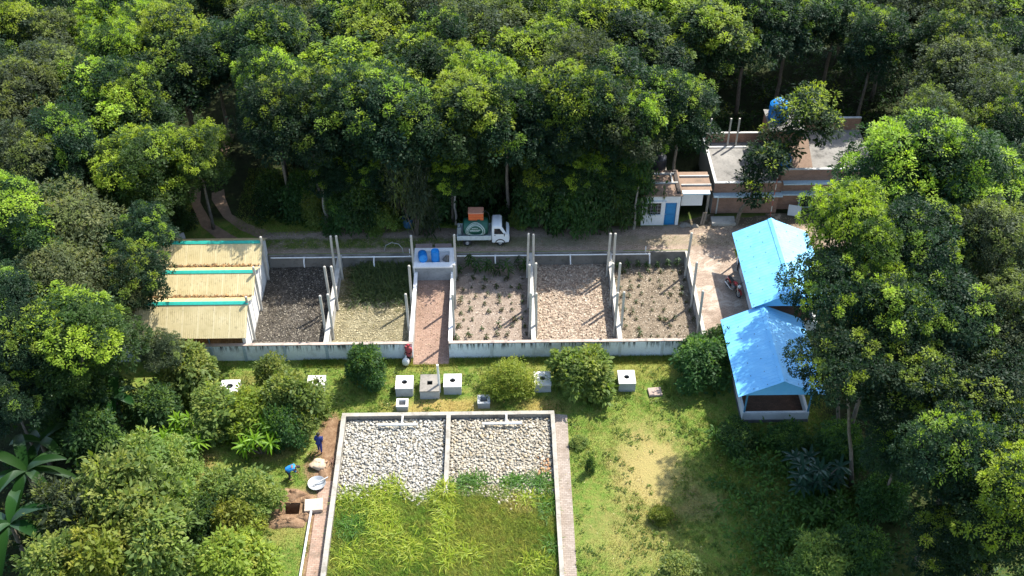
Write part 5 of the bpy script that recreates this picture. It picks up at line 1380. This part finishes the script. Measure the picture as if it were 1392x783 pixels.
LOWER=[(290,566,1.9,1.7,'shrub',7,'pale leafy shrub left of the low white box top'),(345,566,1.8,1.6,'yellow',3,'yellow-green shrub in front of the low white box top'),
 (400,548,1.8,2.0,'shrub',1,'tall pale shrub above the navy worker'),(388,585,1.2,1.6,'deep',5,'dark shrub between the long-leaved plant and the navy worker'),
 (215,560,1.6,1.6,'deep',4,'dark shrub under the bright tree left of the sheds'),(240,625,1.4,1.3,'shrub',6,'light shrub between the two long-leaved plants'),
 (190,640,1.9,2.2,'shrub',7,'pale tall shrub in the middle of the lower left thicket'),(125,600,1.8,2.0,'deep',5,'bluish dark shrub right of the banana plants'),
 (170,690,2.6,2.8,'shrub',2,'largest glossy bush of the lower left thicket'),(108,705,2.0,2.2,'grey',8,'greyish bush right of the banana plants at lower left'),
 (85,768,1.9,2.0,'shrub',1,'pale bush in the lower left corner'),(140,765,2.2,2.2,'yellow',9,'yellow-green bush along the bottom edge at lower left'),
 (215,745,2.2,2.2,'shrub',6,'light green bush along the bottom edge below the largest glossy bush'),(290,672,1.4,1.5,'shrub',7,'small pale bush left of the dug pit'),
 (345,672,1.4,1.5,'shrub',6,'leafy bush right beside the dug pit'),(320,710,1.3,1.3,'yellow',9,'yellowish bush lower left of the dug pit'),(270,705,1.3,1.4,'deep',4,'dark low bush in the lower left thicket, two bushes left of the pit'),
 (315,768,1.9,1.5,'yellow',3,'bright yellow-green bush at the bottom edge left of the grey pipe'),(235,690,1.6,1.8,'shrub',1,'pale tall bush right of the largest glossy bush'),
 (130,540,2.0,2.2,'deep',5,'shaded shrub under the bright tree at left'),(75,552,1.6,2.0,'deep',4,'shaded shrub above the banana plants')]
for (px,py,R,H,k,sd_,lab) in LOWER: shrub(px,py,R,H,k,lab,sd_,leaf=(.2,.09) if k!='deep' else (.18,.085),group='shrubs of the lower left thicket')
RIGHT=[(1000,592,1.2,.7,'deep',4,'low dark shrub at the corner of the front blue shelter'),(925,775,1.2,.8,'shrub',6,'pale leafy shrub at the bottom edge on the lawn'),
 (1110,765,1.5,1.5,'shrub',2,'pale glossy shrub at the bottom edge in the right shade'),(1175,755,1.4,1.6,'deep',4,'dark shrub at the bottom edge under the right trees'),
 (900,700,.6,.5,'yellow',3,'small yellow-green bush at the edge of the tree shade'),(802,633,.28,.7,'deep',5,'tiny upright sapling on the lawn right of the brick path'),(788,600,.5,.3,'shrub',6,'low tuft beside the brick path'),
 (1140,610,1.3,1.8,'deep',4,'dark shrub in the deep shade right of the front shelter'),(1200,680,1.5,1.6,'deep',5,'dark shrub under the leaning pale trunk'),(1070,600,1.2,.9,'deep',4,'low dark shrub below the front wall of the shelter')]
for (px,py,R,H,k,sd_,lab) in RIGHT: shrub(px,py,R,H,k,lab,sd_,leaf=(.17,.08))
# undershrubs along the far side of the road
k=0
EDGE=[(235,300,1.2,1.2,'deep'),(372,262,1.1,1.3,'deep'),(408,268,1.3,1.6,'deep'),(425,285,.9,1.1,'shrub'),(465,295,1.2,1.4,'deep'),(490,285,1.4,2.0,'deep'),(520,300,1.0,1.0,'shrub'),(590,268,1.4,2.2,'deep'),
      (640,252,1.5,2.2,'deep'),(726,270,1.3,1.8,'deep'),(735,270,1.5,2.6,'deep'),(770,285,1.4,2.0,'deep'),(805,275,1.4,2.6,'deep'),(826,283,1.3,2.0,'deep'),(668,232,1.5,3.0,'deep'),(705,296,.7,.6,'shrub'),(780,240,1.6,3.6,'deep'),(850,250,1.5,3.4,'deep')]
WHERE=['at the left of the dirt track','at the start of the grassy verge','on the verge behind the dark bed','beside the pale trunk behind the dark bed','right of the pale trunk behind the dark bed','behind the reed bed','left of the blue drum','behind the blue drum to the right',
       'left behind the truck','just right of the truck cab','behind the first pair of posts right of the truck','behind the bare straw bed','further right behind the bare straw bed','left of the white hut','high behind the truck','low beside the truck cab','high behind the bare straw bed','high left of the white hut']
for i,(px,py,R,H,kd) in enumerate(EDGE):
    shrub(px,py,R*1.12,H*1.2,kd,'shaded undershrub at the wood edge '+WHERE[i],4 if i%2 else 5,z=ROAD,leaf=(.18,.085) if kd=='deep' else (.2,.09),group='undershrubs along the road')
shrub(563,270,1.7,4.2,'grey','drooping grey-green bush with hanging shoots behind the blue drum',8,z=ROAD,leaf=(.2,.06),lobes=6)
# young low crowned trees along the wood edge
for i,(px,py,hc,pr,kind,w_) in enumerate(((452,244,4.4,36,'dark','behind the reed bed, left of the drooping bush'),(516,238,4.8,38,'dark','just left of the drooping bush'),(612,236,4.8,38,'rubber','just right of the drooping bush'),
        (734,232,4.6,36,'rubber','right of the parked truck'),(748,222,5.0,38,'dark','behind the left of the bare straw bed'),(800,226,4.8,38,'rubber','behind the right of the bare straw bed'),(834,216,5.0,38,'rubber','left of the white hut roof'),(850,236,4.4,27,'bright','hanging over the left corner of the white hut'))):
    p=at(px,py,ROAD+hc); p[1]=max(p[1],13.0); s=pr/pxm(p)/2.75
    add_tree(p[0],p[1],kind,s,'low young tree at the wood edge '+w_,'young trees along the road',sz=hc/(8.4*s))
# pale stems along the road
for x,y,h,lab in ((-12.6,12.55,2.5,'pale thick bare trunk on the verge behind the dark bed'),(-3.1,12.6,2.2,'grey bare trunk behind the parked truck'),(2.26,12.5,3.4,'slim pale trunk right of the truck'),(4.3,12.5,2.5,'slim grey trunk behind the bare straw bed'),(6.2,12.5,2.2,'leaning slim trunk behind the bare straw bed'),(10.05,11.9,2.4,'slim crooked pale trunk at the left corner of the white hut')):
    mb=MB(); r_=.17 if 'thick' in lab else .09; mb.tube([(x,y,ROAD-.1),(x+.05,y+.02,ROAD+h*.4),(x-.05,y+.05,ROAD+h*.75),(x+.08,y+.1,ROAD+h*1.6)],[r_*1.15,r_,r_*.9,r_*.6],9)
    tag(mb.build('bare_trunk',plain('pale_bark',(.34,.31,.27),.9,var=.35),None,True),lab,'trunk','trunks at the roadside')
# thicket floor of the wood: leaves low on the ground
r=np.random.default_rng(5); P=[]
def scatter(n,x0,x1,y0,y1):
    p=np.stack([r.uniform(x0,x1,n),r.uniform(y0,y1,n)],1); return p
pp=np.concatenate([scatter(3600,-44,44,12.7,18),scatter(6000,-46,46,18,52),scatter(1100,19.6,40,-26,12),scatter(500,-42,-26.6,-18,12),scatter(700,12.6,20,-20,-6.4)])
pp=pp[~((pp[:,0]>12)&(pp[:,0]<20)&(pp[:,1]<-6)&(r.random(len(pp))>(pp[:,0]-11.5)/6))]
keep=~((pp[:,0]>9.9)&(pp[:,0]<29)&(pp[:,1]>9)&(pp[:,1]<20.6)) & ~((np.abs(pp[:,0]+21.3)<3.3)&(pp[:,1]>9)&(pp[:,1]<36)) & ~((pp[:,0]>13.5)&(pp[:,0]<21.7)&(pp[:,1]>-7)&(pp[:,1]<9)); pp=pp[keep]
zz=hgt(pp[:,0],pp[:,1]); C3=np.stack([pp[:,0],pp[:,1],zz+r.uniform(.05,1.5,len(pp))*r.uniform(.2,1,len(pp))],1)
pal=np.array([(.020,.05,.016),(.030,.07,.018),(.045,.09,.02),(.09,.12,.022)])
col=pal[r.choice(4,len(pp),p=[.4,.35,.2,.05])]; ml=(pp[:,0]>12)&(pp[:,0]<20.5)&(pp[:,1]<-6); col[ml]=np.array([(.05,.11,.022),(.07,.14,.028),(.085,.16,.03)])[r.integers(0,3,ml.sum())]
V,F,Cc=rosettes(C3,unit(np.tile([0,0,1.],(len(pp),1))+r.normal(0,.3,(len(pp),3))),.55,col,16,.3,.13,.35,r=r)
tag(link('undergrowth',np_mesh('undergrowth',V,F,Cc),M_LEAF),kind='stuff')

# long strappy leaves: helper for dracaena, banana, loquat-like plants
def strap_leaves(bases, dirs, L, W, droop, seg, cols, fold=.15, r=rng, taper=1.0):
    Vv=[];Ff=[];Cl=[];o=0
    for b,d,c in zip(bases,dirs,cols):
        d=np.array(d)/np.linalg.norm(d); p=np.array(b,float); l=L*r.uniform(.8,1.15); w=W*r.uniform(.85,1.1)
        side=np.cross(d,[0,0,1.]); side/=np.linalg.norm(side)+1e-9
        rows=[]
        for i in range(seg+1):
            t=i/seg; wi=w*(math.sin(math.pi*min(1,(t*.92+.06)))**.7)*.5
            up=np.cross(side,d); rows += [p+side*wi+up*wi*fold*2, p.copy(), p-side*wi+up*wi*fold*2]
            d=d+np.array([0,0,-droop/seg]); d/=np.linalg.norm(d); p=p+d*l/seg
        n=len(rows); Vv+=rows
        for i in range(seg):
            a=o+3*i; Ff += [(a,a+1,a+4,a+3),(a+1,a+2,a+5,a+4)]; Cl += [c,c]
        o+=n
    return np.array(Vv),np.array(Ff),np.array(Cl)
def strap_plant(name,label,x,y,z,heads,L,W,droop,n,cols,el=(.1,1.2),seg=4,stem_r=.04,seed=1,cat='plant',mat=None,group=None):
    r=np.random.default_rng(seed); B=[];D=[];Cc=[]; t=thing(name,(x,y,z),label,cat,group); st=MB()
    for (hx,hy,hz) in heads:
        for i in range(n):
            az=2*math.pi*(i*.382)+r.uniform(-.2,.2); e=el[0]+(el[1]-el[0])*(i/n)+r.uniform(-.1,.1)
            B.append((hx,hy,hz+.0)); D.append((math.cos(e)*math.cos(az),math.cos(e)*math.sin(az),math.sin(e))); c=np.array(cols[r.integers(len(cols))])*r.uniform(.85,1.15); Cc.append(c)
        st.tube([(x+hx*.15,y+hy*.15,z-.05),(x+hx*.6,y+hy*.6,z+hz*.55),(x+hx,y+hy,z+hz)],[stem_r*1.3,stem_r,stem_r*.7],6)
    V,F,Cl=strap_leaves(B,D,L,W,droop,seg,Cc,r=r)
    link('leaves',np_mesh('leaves',V,F,Cl),mat or M_BROAD,t); st.build('stem',M_BARK,t,True); return t
r=random.Random(4)
DC=[(.10,.20,.012),(.13,.24,.015),(.16,.27,.02)]
for px,py,lab,sd_ in ((352,592,'long-leaved bright green plant left of the blue-shirted worker',3),(248,592,'long-leaved bright green plant left of the other one like it',9)):
    p=at(px,py,1.5); heads=[(r.uniform(-1.1,1.1),r.uniform(-1,1),r.uniform(1.1,2.1)) for _ in range(15)]
    strap_plant('long_leaved_plant',lab,p[0],p[1],0,heads,.75,.13,.9,16,DC,seed=sd_,group='long-leaved plants')
p=at(1110,640,1.6); heads=[(r.uniform(-1.2,1.2),r.uniform(-1,1),r.uniform(1.1,2.3)) for _ in range(17)]
strap_plant('broad_leaved_tree','dark blue-green tree with long whorled leaves in the right shade',p[0],p[1],0,heads,.8,.2,.8,12,[(.024,.062,.04),(.032,.075,.048),(.04,.085,.055)],seed=7,cat='tree',el=(-.1,.9))
for px,py,lab,sd_ in ((150,775,'glossy strap-leaved plant at the bottom of the thicket',2),(1130,690,'strap-leaved plant at the foot of the dark blue-green tree',5)):
    p=at(px,py,.7); heads=[(r.uniform(-.6,.6),r.uniform(-.5,.5),r.uniform(.5,1.0)) for _ in range(6)]
    strap_plant('long_leaved_plant',lab,p[0],p[1],0,heads,.6,.12,.8,13,[(.05,.11,.02),(.07,.14,.03)],seed=sd_)
BC=[(.012,.040,.008),(.018,.052,.010),(.022,.056,.012)]  # leaf greens lowered to stand in for tree shade
for px,py,h,n,L,lab,sd_ in ((36,640,2.8,10,3.0,'big leaved banana plant at the left edge of the picture',4),(14,712,2.4,9,2.8,'lower banana plant at the left edge of the picture',6),(155,540,2.6,7,2.0,'shaded banana plant with ragged pale leaves below the bright tree',8),(55,600,2.2,6,2.2,'banana plant with a rolled leaf behind the big one',12)):
    p=at(px,py,h); strap_plant('banana_plant',lab,p[0],p[1],0,[(0,0,h)],L,.62,1.5,n,BC,el=(.15,1.1),seg=8,stem_r=.13,seed=sd_,group='banana plants')

# ================================================================== plants in the beds
sc_=bpy.data.meshes.new('seedling')
def seedling_mesh(seed,h=.5,n=14,L=.34,cols=((.035,.06,.02),(.05,.075,.025),(.075,.06,.03))):
    r=np.random.default_rng(seed); B=[];D=[];C=[]
    for i in range(n):
        az=i*2.4+r.uniform(-.3,.3); e=r.uniform(.1,1.1); z=h*r.uniform(.25,1); B.append((r.normal(0,.03),r.normal(0,.03),z)); D.append((math.cos(e)*math.cos(az),math.cos(e)*math.sin(az),math.sin(e))); C.append(np.array(cols[r.integers(len(cols))])*r.uniform(.8,1.3))
    V,F,Cl=strap_leaves(B,D,L,.09,1.5,3,C,r=r)
    a=np.array([[.012,0,0],[-.012,.01,0],[0,-.012,0],[0,0,h]]); 
    me=np_mesh('seedling',np.concatenate([V,a]),np.concatenate([F,np.array([[0,1,3,3],[1,2,3,3]])+len(V)]) if False else F if False else F,Cl) if False else np_mesh('seedling',V,F,Cl)
    me.materials.append(M_BROAD); return me
NTH='first second third fourth fifth sixth seventh eighth ninth tenth'.split()
SD=[seedling_mesh(s) for s in range(4)]
BIG=[seedling_mesh(s+20,1.0,26,.42,((.03,.07,.022),(.045,.09,.028),(.06,.10,.03))) for s in range(3)]
r=random.Random(12)
def plant(me,x,y,s,label,group,name='seedling'):
    o=bpy.data.objects.new(name,me); COL.objects.link(o); o.location=(x,y,.3); o.scale=(s,s,s*r.uniform(.8,1.2)); o.rotation_euler=(r.uniform(-.15,.15),r.uniform(-.15,.15),r.uniform(0,6.28)); tag(o,label,'plant',group)
for i in range(6):
    for j in range(9):
        if r.random()<.1: continue
        x=-2.7+i*.88+r.uniform(-.3,.3); y=.9+j*.82+r.uniform(-.2,.2)
        plant(SD[r.randrange(4)],x,y,r.uniform(.35,.95),'small dark seedling in the pinkish bed, %s column from left, %s row from front'%(NTH[i],NTH[j]),'seedlings of the pinkish bed')
for i in range(7):
    for j in range(10):
        if r.random()<.12: continue
        x=8.6+i*.74+r.uniform(-.28,.28); y=.75+j*.82+r.uniform(-.2,.2)
        plant(SD[r.randrange(4)],x,y,r.uniform(.3,.85),'small dark seedling in the rightmost bed, %s column from left, %s row from front'%(NTH[i],NTH[j]),'seedlings of the rightmost bed')
for i in range(9):
    plant(BIG[i%3],-2.6+i*.56+r.uniform(-.15,.15),8.3+r.uniform(-.6,.5),r.uniform(.9,1.4),'taller leafy plant along the rear of the pinkish bed, %s from left'%NTH[i],'tall plants of the pinkish bed','leafy_plant')
for i in range(7):
    plant(BIG[i%3],8.7+i*.7,8.75+r.uniform(-.2,.2),r.uniform(.6,.9),'leafy plant along the rear wall of the rightmost bed, %s from left'%NTH[i],'tall plants of the rightmost bed','leafy_plant')
# reeds of the second bed, and dry stalks
rg=np.random.default_rng(9); B=[];D=[];C=[]
for i in range(1100):
    x=rg.uniform(-11.1,-6.1); y=9.1-abs(rg.normal(0,2.3))
    if y<.4: continue
    if rg.random()<.35 and y<5: continue
    nl=4
    dry = y<5.0 or x<-10.2+rg.normal(0,.5)
    for q in range(nl):
        az=rg.uniform(0,6.28); e=rg.uniform(.5,1.35) if not dry else rg.uniform(.05,1.0)
        B.append((x,y,.3)); D.append((math.cos(e)*math.cos(az),math.cos(e)*math.sin(az),math.sin(e)))
        c=np.array([(.075,.12,.04),(.10,.15,.05),(.13,.17,.06)][rg.integers(3)]) if not dry else np.array([(.30,.25,.12),(.36,.31,.17),(.22,.22,.08),(.14,.16,.05)][rg.integers(4)])
        C.append(c*rg.uniform(.8,1.2))
h=np.array([1.0 if b[1]>5 and b[0]>-10.2 else .45 for b in B])
V,F,Cl=strap_leaves(B,D,1.0,.05,1.2,3,C,r=rg)
per=12; Vr=V.reshape(len(B),per,3); b0=np.array(B)[:,None]; Vr=b0+(Vr-b0)*h[:,None,None]; V=Vr.reshape(-1,3); V[:,2]=np.maximum(V[:,2],.31)
tag(link('reeds',np_mesh('reeds',V,F,Cl),M_BROAD),kind='stuff')
# litter flakes on the beds and the roofs
def flakes(name,n,x0,x1,y0,y1,zf,cols,size=(.03,.075),seed=1,gauss=None):
    r=np.random.default_rng(seed); x=r.uniform(x0,x1,n); y=r.uniform(y0,y1,n) if gauss is None else np.clip(r.normal(gauss[0],gauss[1],n),y0,y1)
    z=zf(x,y) if callable(zf) else np.full(n,zf); s=r.uniform(*size,n); a=r.uniform(0,6.28,n)
    u=np.stack([np.cos(a),np.sin(a),r.normal(0,.25,n)],1)*s[:,None]; v=np.stack([-np.sin(a),np.cos(a),r.normal(0,.25,n)],1)*s[:,None]*.45
    c=np.stack([x,y,z+r.uniform(.02,.06,n)],1)
    V=np.stack([c-u,c-v,c+u,c+v],1).reshape(-1,3); F=np.arange(4*n).reshape(n,4)
    pal=np.array(cols); col=pal[r.integers(0,len(pal),n)]*r.uniform(.7,1.2,(n,1))
    me=np_mesh(name,V,F,np.clip(col,0,.8)); return tag(link(name,me,M_FLAKE),kind='stuff')
g=N('flake'); g.pbr(g.n('ShaderNodeAttribute',attribute_name='leafcol').outputs['Color'],.85); M_FLAKE=g.m
flakes('leaf_litter',8000,-16.4,-11.55,.3,9.1,.32,[(.02,.018,.015),(.05,.042,.03),(.12,.10,.075),(.30,.27,.21),(.07,.058,.04),(.05,.042,.03)],seed=2)
flakes('leaf_litter',4200,-11.1,-6.1,.3,9.1,.31,[(.40,.34,.2),(.5,.44,.28),(.22,.19,.1),(.3,.25,.14)],seed=3)
flakes('leaf_litter',1500,-3.0,2.1,.3,9.1,.31,[(.2,.12,.085),(.46,.38,.3),(.12,.08,.05),(.55,.47,.38)],seed=4,size=(.025,.065))
flakes('leaf_litter',10000,2.5,7.8,.3,9.1,.31,[(.41,.325,.24),(.47,.39,.30),(.29,.21,.15),(.22,.16,.115),(.37,.29,.21)],seed=5,size=(.05,.15))
flakes('leaf_litter',3200,8.2,13.4,.3,9.1,.31,[(.12,.1,.07),(.36,.30,.22),(.08,.065,.045),(.5,.44,.35)],seed=6,size=(.025,.065))
for yv in (3.22,6.4): flakes('leaf_litter',420,-26,-16.5,yv-.3,yv+.25,2.86,[(.22,.12,.05),(.12,.07,.035),(.34,.2,.08)],seed=int(yv*10),gauss=(yv,.09),size=(.05,.12))
flakes('leaf_litter',1800,14,30,9.5,13,ROAD+.02,[(.3,.2,.12),(.16,.1,.06),(.42,.32,.22)],seed=14,size=(.03,.065))
flakes('leaf_litter',1500,-17,13,9.5,12.2,ROAD+.02,[(.3,.2,.12),(.16,.1,.06),(.42,.32,.22),(.1,.12,.03)],seed=15,size=(.03,.065))
flakes('leaf_litter',300,-5.6,-3.4,.0,7,lambda x,y:.07+y*.083,[(.3,.2,.12),(.16,.1,.06),(.42,.32,.22)],seed=16,size=(.025,.065))

# ================================================================== grass
def grass(name,n,x0,x1,y0,y1,h,wd,seed,mask,jit=.2,lean=.5,gain=1.4):
    r=np.random.default_rng(seed); x=r.uniform(x0,x1,n); y=r.uniform(y0,y1,n); k=mask(x,y); x=x[k];y=y[k];n=len(x)
    hh=h*r.uniform(.5,1.3,n)
    if callable(lean): pass
    a=r.uniform(0,6.28,n); ld=r.uniform(0,6.28,n); z=hgt(x,y)
    b=np.stack([x,y,z-.01],1); s=np.stack([np.cos(a),np.sin(a),0*a],1)*wd*.5*r.uniform(.7,1.3,(n,1))
    tip=b+np.stack([np.cos(ld)*lean*hh,np.sin(ld)*lean*hh,hh],1)
    V=np.stack([b-s,b+s,tip],1).reshape(-1,3); F=np.arange(3*n).reshape(n,3)
    col=gain*np.clip(r.normal(1,jit,(n,1)),.35,1.7)*np.array([[1,1,1]])*np.where(r.random((n,1))<.12,np.array([[1.35,1.2,.9]]),1)
    return tag(link(name,np_mesh(name,V,F,col),M_BLADE),kind='stuff')
def lawn_mask(x,y):
    k=~((x>-9.95)&(x<3.5)&(y<-5.1)); k&=~((x>3.4)&(x<4.25)&(y<-5))
    k&=~((x>-11.0+.25*np.sin(y*2))&(x<-9.8)&(y<-5.2)); k&=~(((x+12.1)**2/2.2+(y+12.0)**2/1.8)<1); k&=~(((x-8.9)**2/2.5+(y+9.6)**2/6)<rng.uniform(0,1.5,len(x)))
    k&=~((x>-5.7)&(x<-3.3)&(y>-.6)); k&=~((x>14.9)&(x<19.5)&(y>-6.1)); k&=~((x>13.7)&(y>-1.4))
    for bx,by in ((-17.3,-2.75),(-11.8,-2.45),(-6.08,-2.85),(-4.45,-2.95),(-3.,-2.75),(2.78,-2.6),(8.2,-2.6),(10,-3.3),(-6.15,-4.35),(-1,-4.15)): k&=~((np.abs(x-bx)<.6)&(np.abs(y-by)<.65))
    return k
grass('grass',250000,-22,21,-19,0.,.115,.026,1,lawn_mask,.36,.7)
tuft=lambda x,y: lawn_mask(x,y)&((np.sin(x*2.3+np.sin(y*1.7)*1.5)*np.sin(y*2.1+np.sin(x*1.3)*1.7)+.5*np.sin(x*5.1+y*3.3))>.55)
grass('grass',110000,-22,21,-19,0.,.2,.03,8,tuft,.4,.6)
grass('grass',16000,-13,13.6,-.75,.0,.22,.03,2,lawn_mask)
grass('grass',26000,13,21,-19,-6,.2,.03,3,lawn_mask)
verge=lambda x,y:(y>12.0+.3*np.sin(x))|((np.abs(y-10.5)<.5)&(rng.uniform(0,1,len(x))<.5))
grass('grass',26000,-18,-2,9.6,13.2,.13,.03,4,lambda x,y:verge(x,y)&~((np.abs(x+19.3)<1.2)))
grass('grass',14000,-25,-14,11.5,20,.2,.03,5,lambda x,y:~((np.abs(x+21.3)<1.7)&(y<40)))
# weeds over the near part of the gravel basins
def weedmask(x,y): return (y < -10.9+.5*np.sin(x*1.1+3)+.35*np.sin(x*2.7))&~((x>-3.35)&(x<-3.03)&(y>-11))
grass('weeds',120000,-9.55,3.15,-19,-9.6,.31,.035,6,weedmask,.4,.8,1.8)
rg=np.random.default_rng(44); B=[];D=[];C=[]
CL=[(-8.6,-10.6,1.0,.8),(-7.2,-11.9,1.2,1.2),(-6.2,-10.9,.8,.7),(-5.0,-12.4,1.1,1.2),(-8.6,-13.6,1.0,1.0),(-3.6,-11.6,.8,1.0),(-2.2,-10.6,1.0,.6),(-1.5,-10.4,.9,.5),(.9,-10.6,.9,.5),(2.4,-10.7,.8,.7),(-6.5,-14.2,1.3,.9),(-3.2,-13.4,.8,1.2),(2.7,-12.4,.5,1.0),(2.8,-15,.5,.8),(-5.2,-15.4,1.0,1.0),(-1.8,-15.5,1.0,.7),(-3.2,-11.3,.5,.6),(-3.2,-12.4,.5,.7),(-3.2,-14.6,.5,.8),(-3.1,-16.,.6,.8),(-9.0,-11.8,.6,.6),(-7.,-13.,1.2,.8),(.3,-11.4,1.2,.6),(1.6,-11.8,1.0,.7),(-.8,-12.8,1.2,.7),(1.5,-13.6,1.1,.7),(.2,-15,1.2,.8),(-8.3,-15.8,1.,.8),(1.8,-16.3,1.,.8)]
for (cx,cy,a,b) in CL:
    dk=(cx,cy) in ((-2.2,-10.6),(-1.5,-10.4),(2.4,-10.7),(2.7,-12.4),(2.8,-15),(-8.6,-13.6),(.9,-10.6))
    pal=[(.19,.25,.024),(.24,.29,.03),(.30,.32,.045)] if not dk else [(.06,.14,.02),(.09,.17,.025),(.075,.14,.03)]
    if rg.random()<.15: continue
    thin = cx>-1.0 and cy<-11.2 and not dk
    if thin and rg.random()<.5: continue
    for i in range(int((90 if thin else 200)*a*b*rg.uniform(.5,1.3))):
        x=np.clip(cx+rg.normal(0,a*.45),-9.5,3.1); y=cy+rg.normal(0,b*.4)
        for q in range(4):
            az=rg.uniform(0,6.28); e=rg.uniform(.35,1.35); B.append((x,y,.03 if abs(x+3.19)>.2 or y<-11.5 else .3)); D.append((math.cos(e)*math.cos(az),math.cos(e)*math.sin(az),math.sin(e))); C.append(np.array(pal[rg.integers(3)])*rg.uniform(.7,1.3))
V,F,Cl=strap_leaves(B,D,.72,.045,1.5,3,C,r=rg); V[:,2]=np.maximum(V[:,2],.04)
tag(link('weeds',np_mesh('weeds',V,F,Cl),M_BROAD),kind='stuff')

# low broad weeds and fallen leaves over the lawn
r=np.random.default_rng(77); n=5200; x=r.uniform(-21,20,n); y=r.uniform(-19,-.5,n)
k=lawn_mask(x,y)&((np.sin(x*1.1+np.sin(y*.8)*2)*np.sin(y*.9+np.sin(x*.7)*2)+.3*np.sin(x*3.1+y*2.3))>.1+r.normal(0,.25,n)); x=x[k];y=y[k]
pal=np.array([(.085,.15,.028),(.11,.18,.032),(.14,.21,.038),(.18,.23,.05)]); col=pal[r.integers(0,4,len(x))]
V,F,Cc=rosettes(np.stack([x,y,hgt(x,y)+.05],1),unit(np.tile([0,0,1.],(len(x),1))+r.normal(0,.15,(len(x),3))),r.uniform(.08,.2,len(x)),col,9,.17,.075,.2,el=(-.1,.9),r=r)
tag(link('weeds',np_mesh('weeds',V,F,Cc),M_LEAF),kind='stuff')
flakes('leaf_litter',700,-20,19,-18,-.4,.05,[(.34,.24,.12),(.22,.14,.07),(.42,.36,.2)],seed=78,size=(.03,.06))
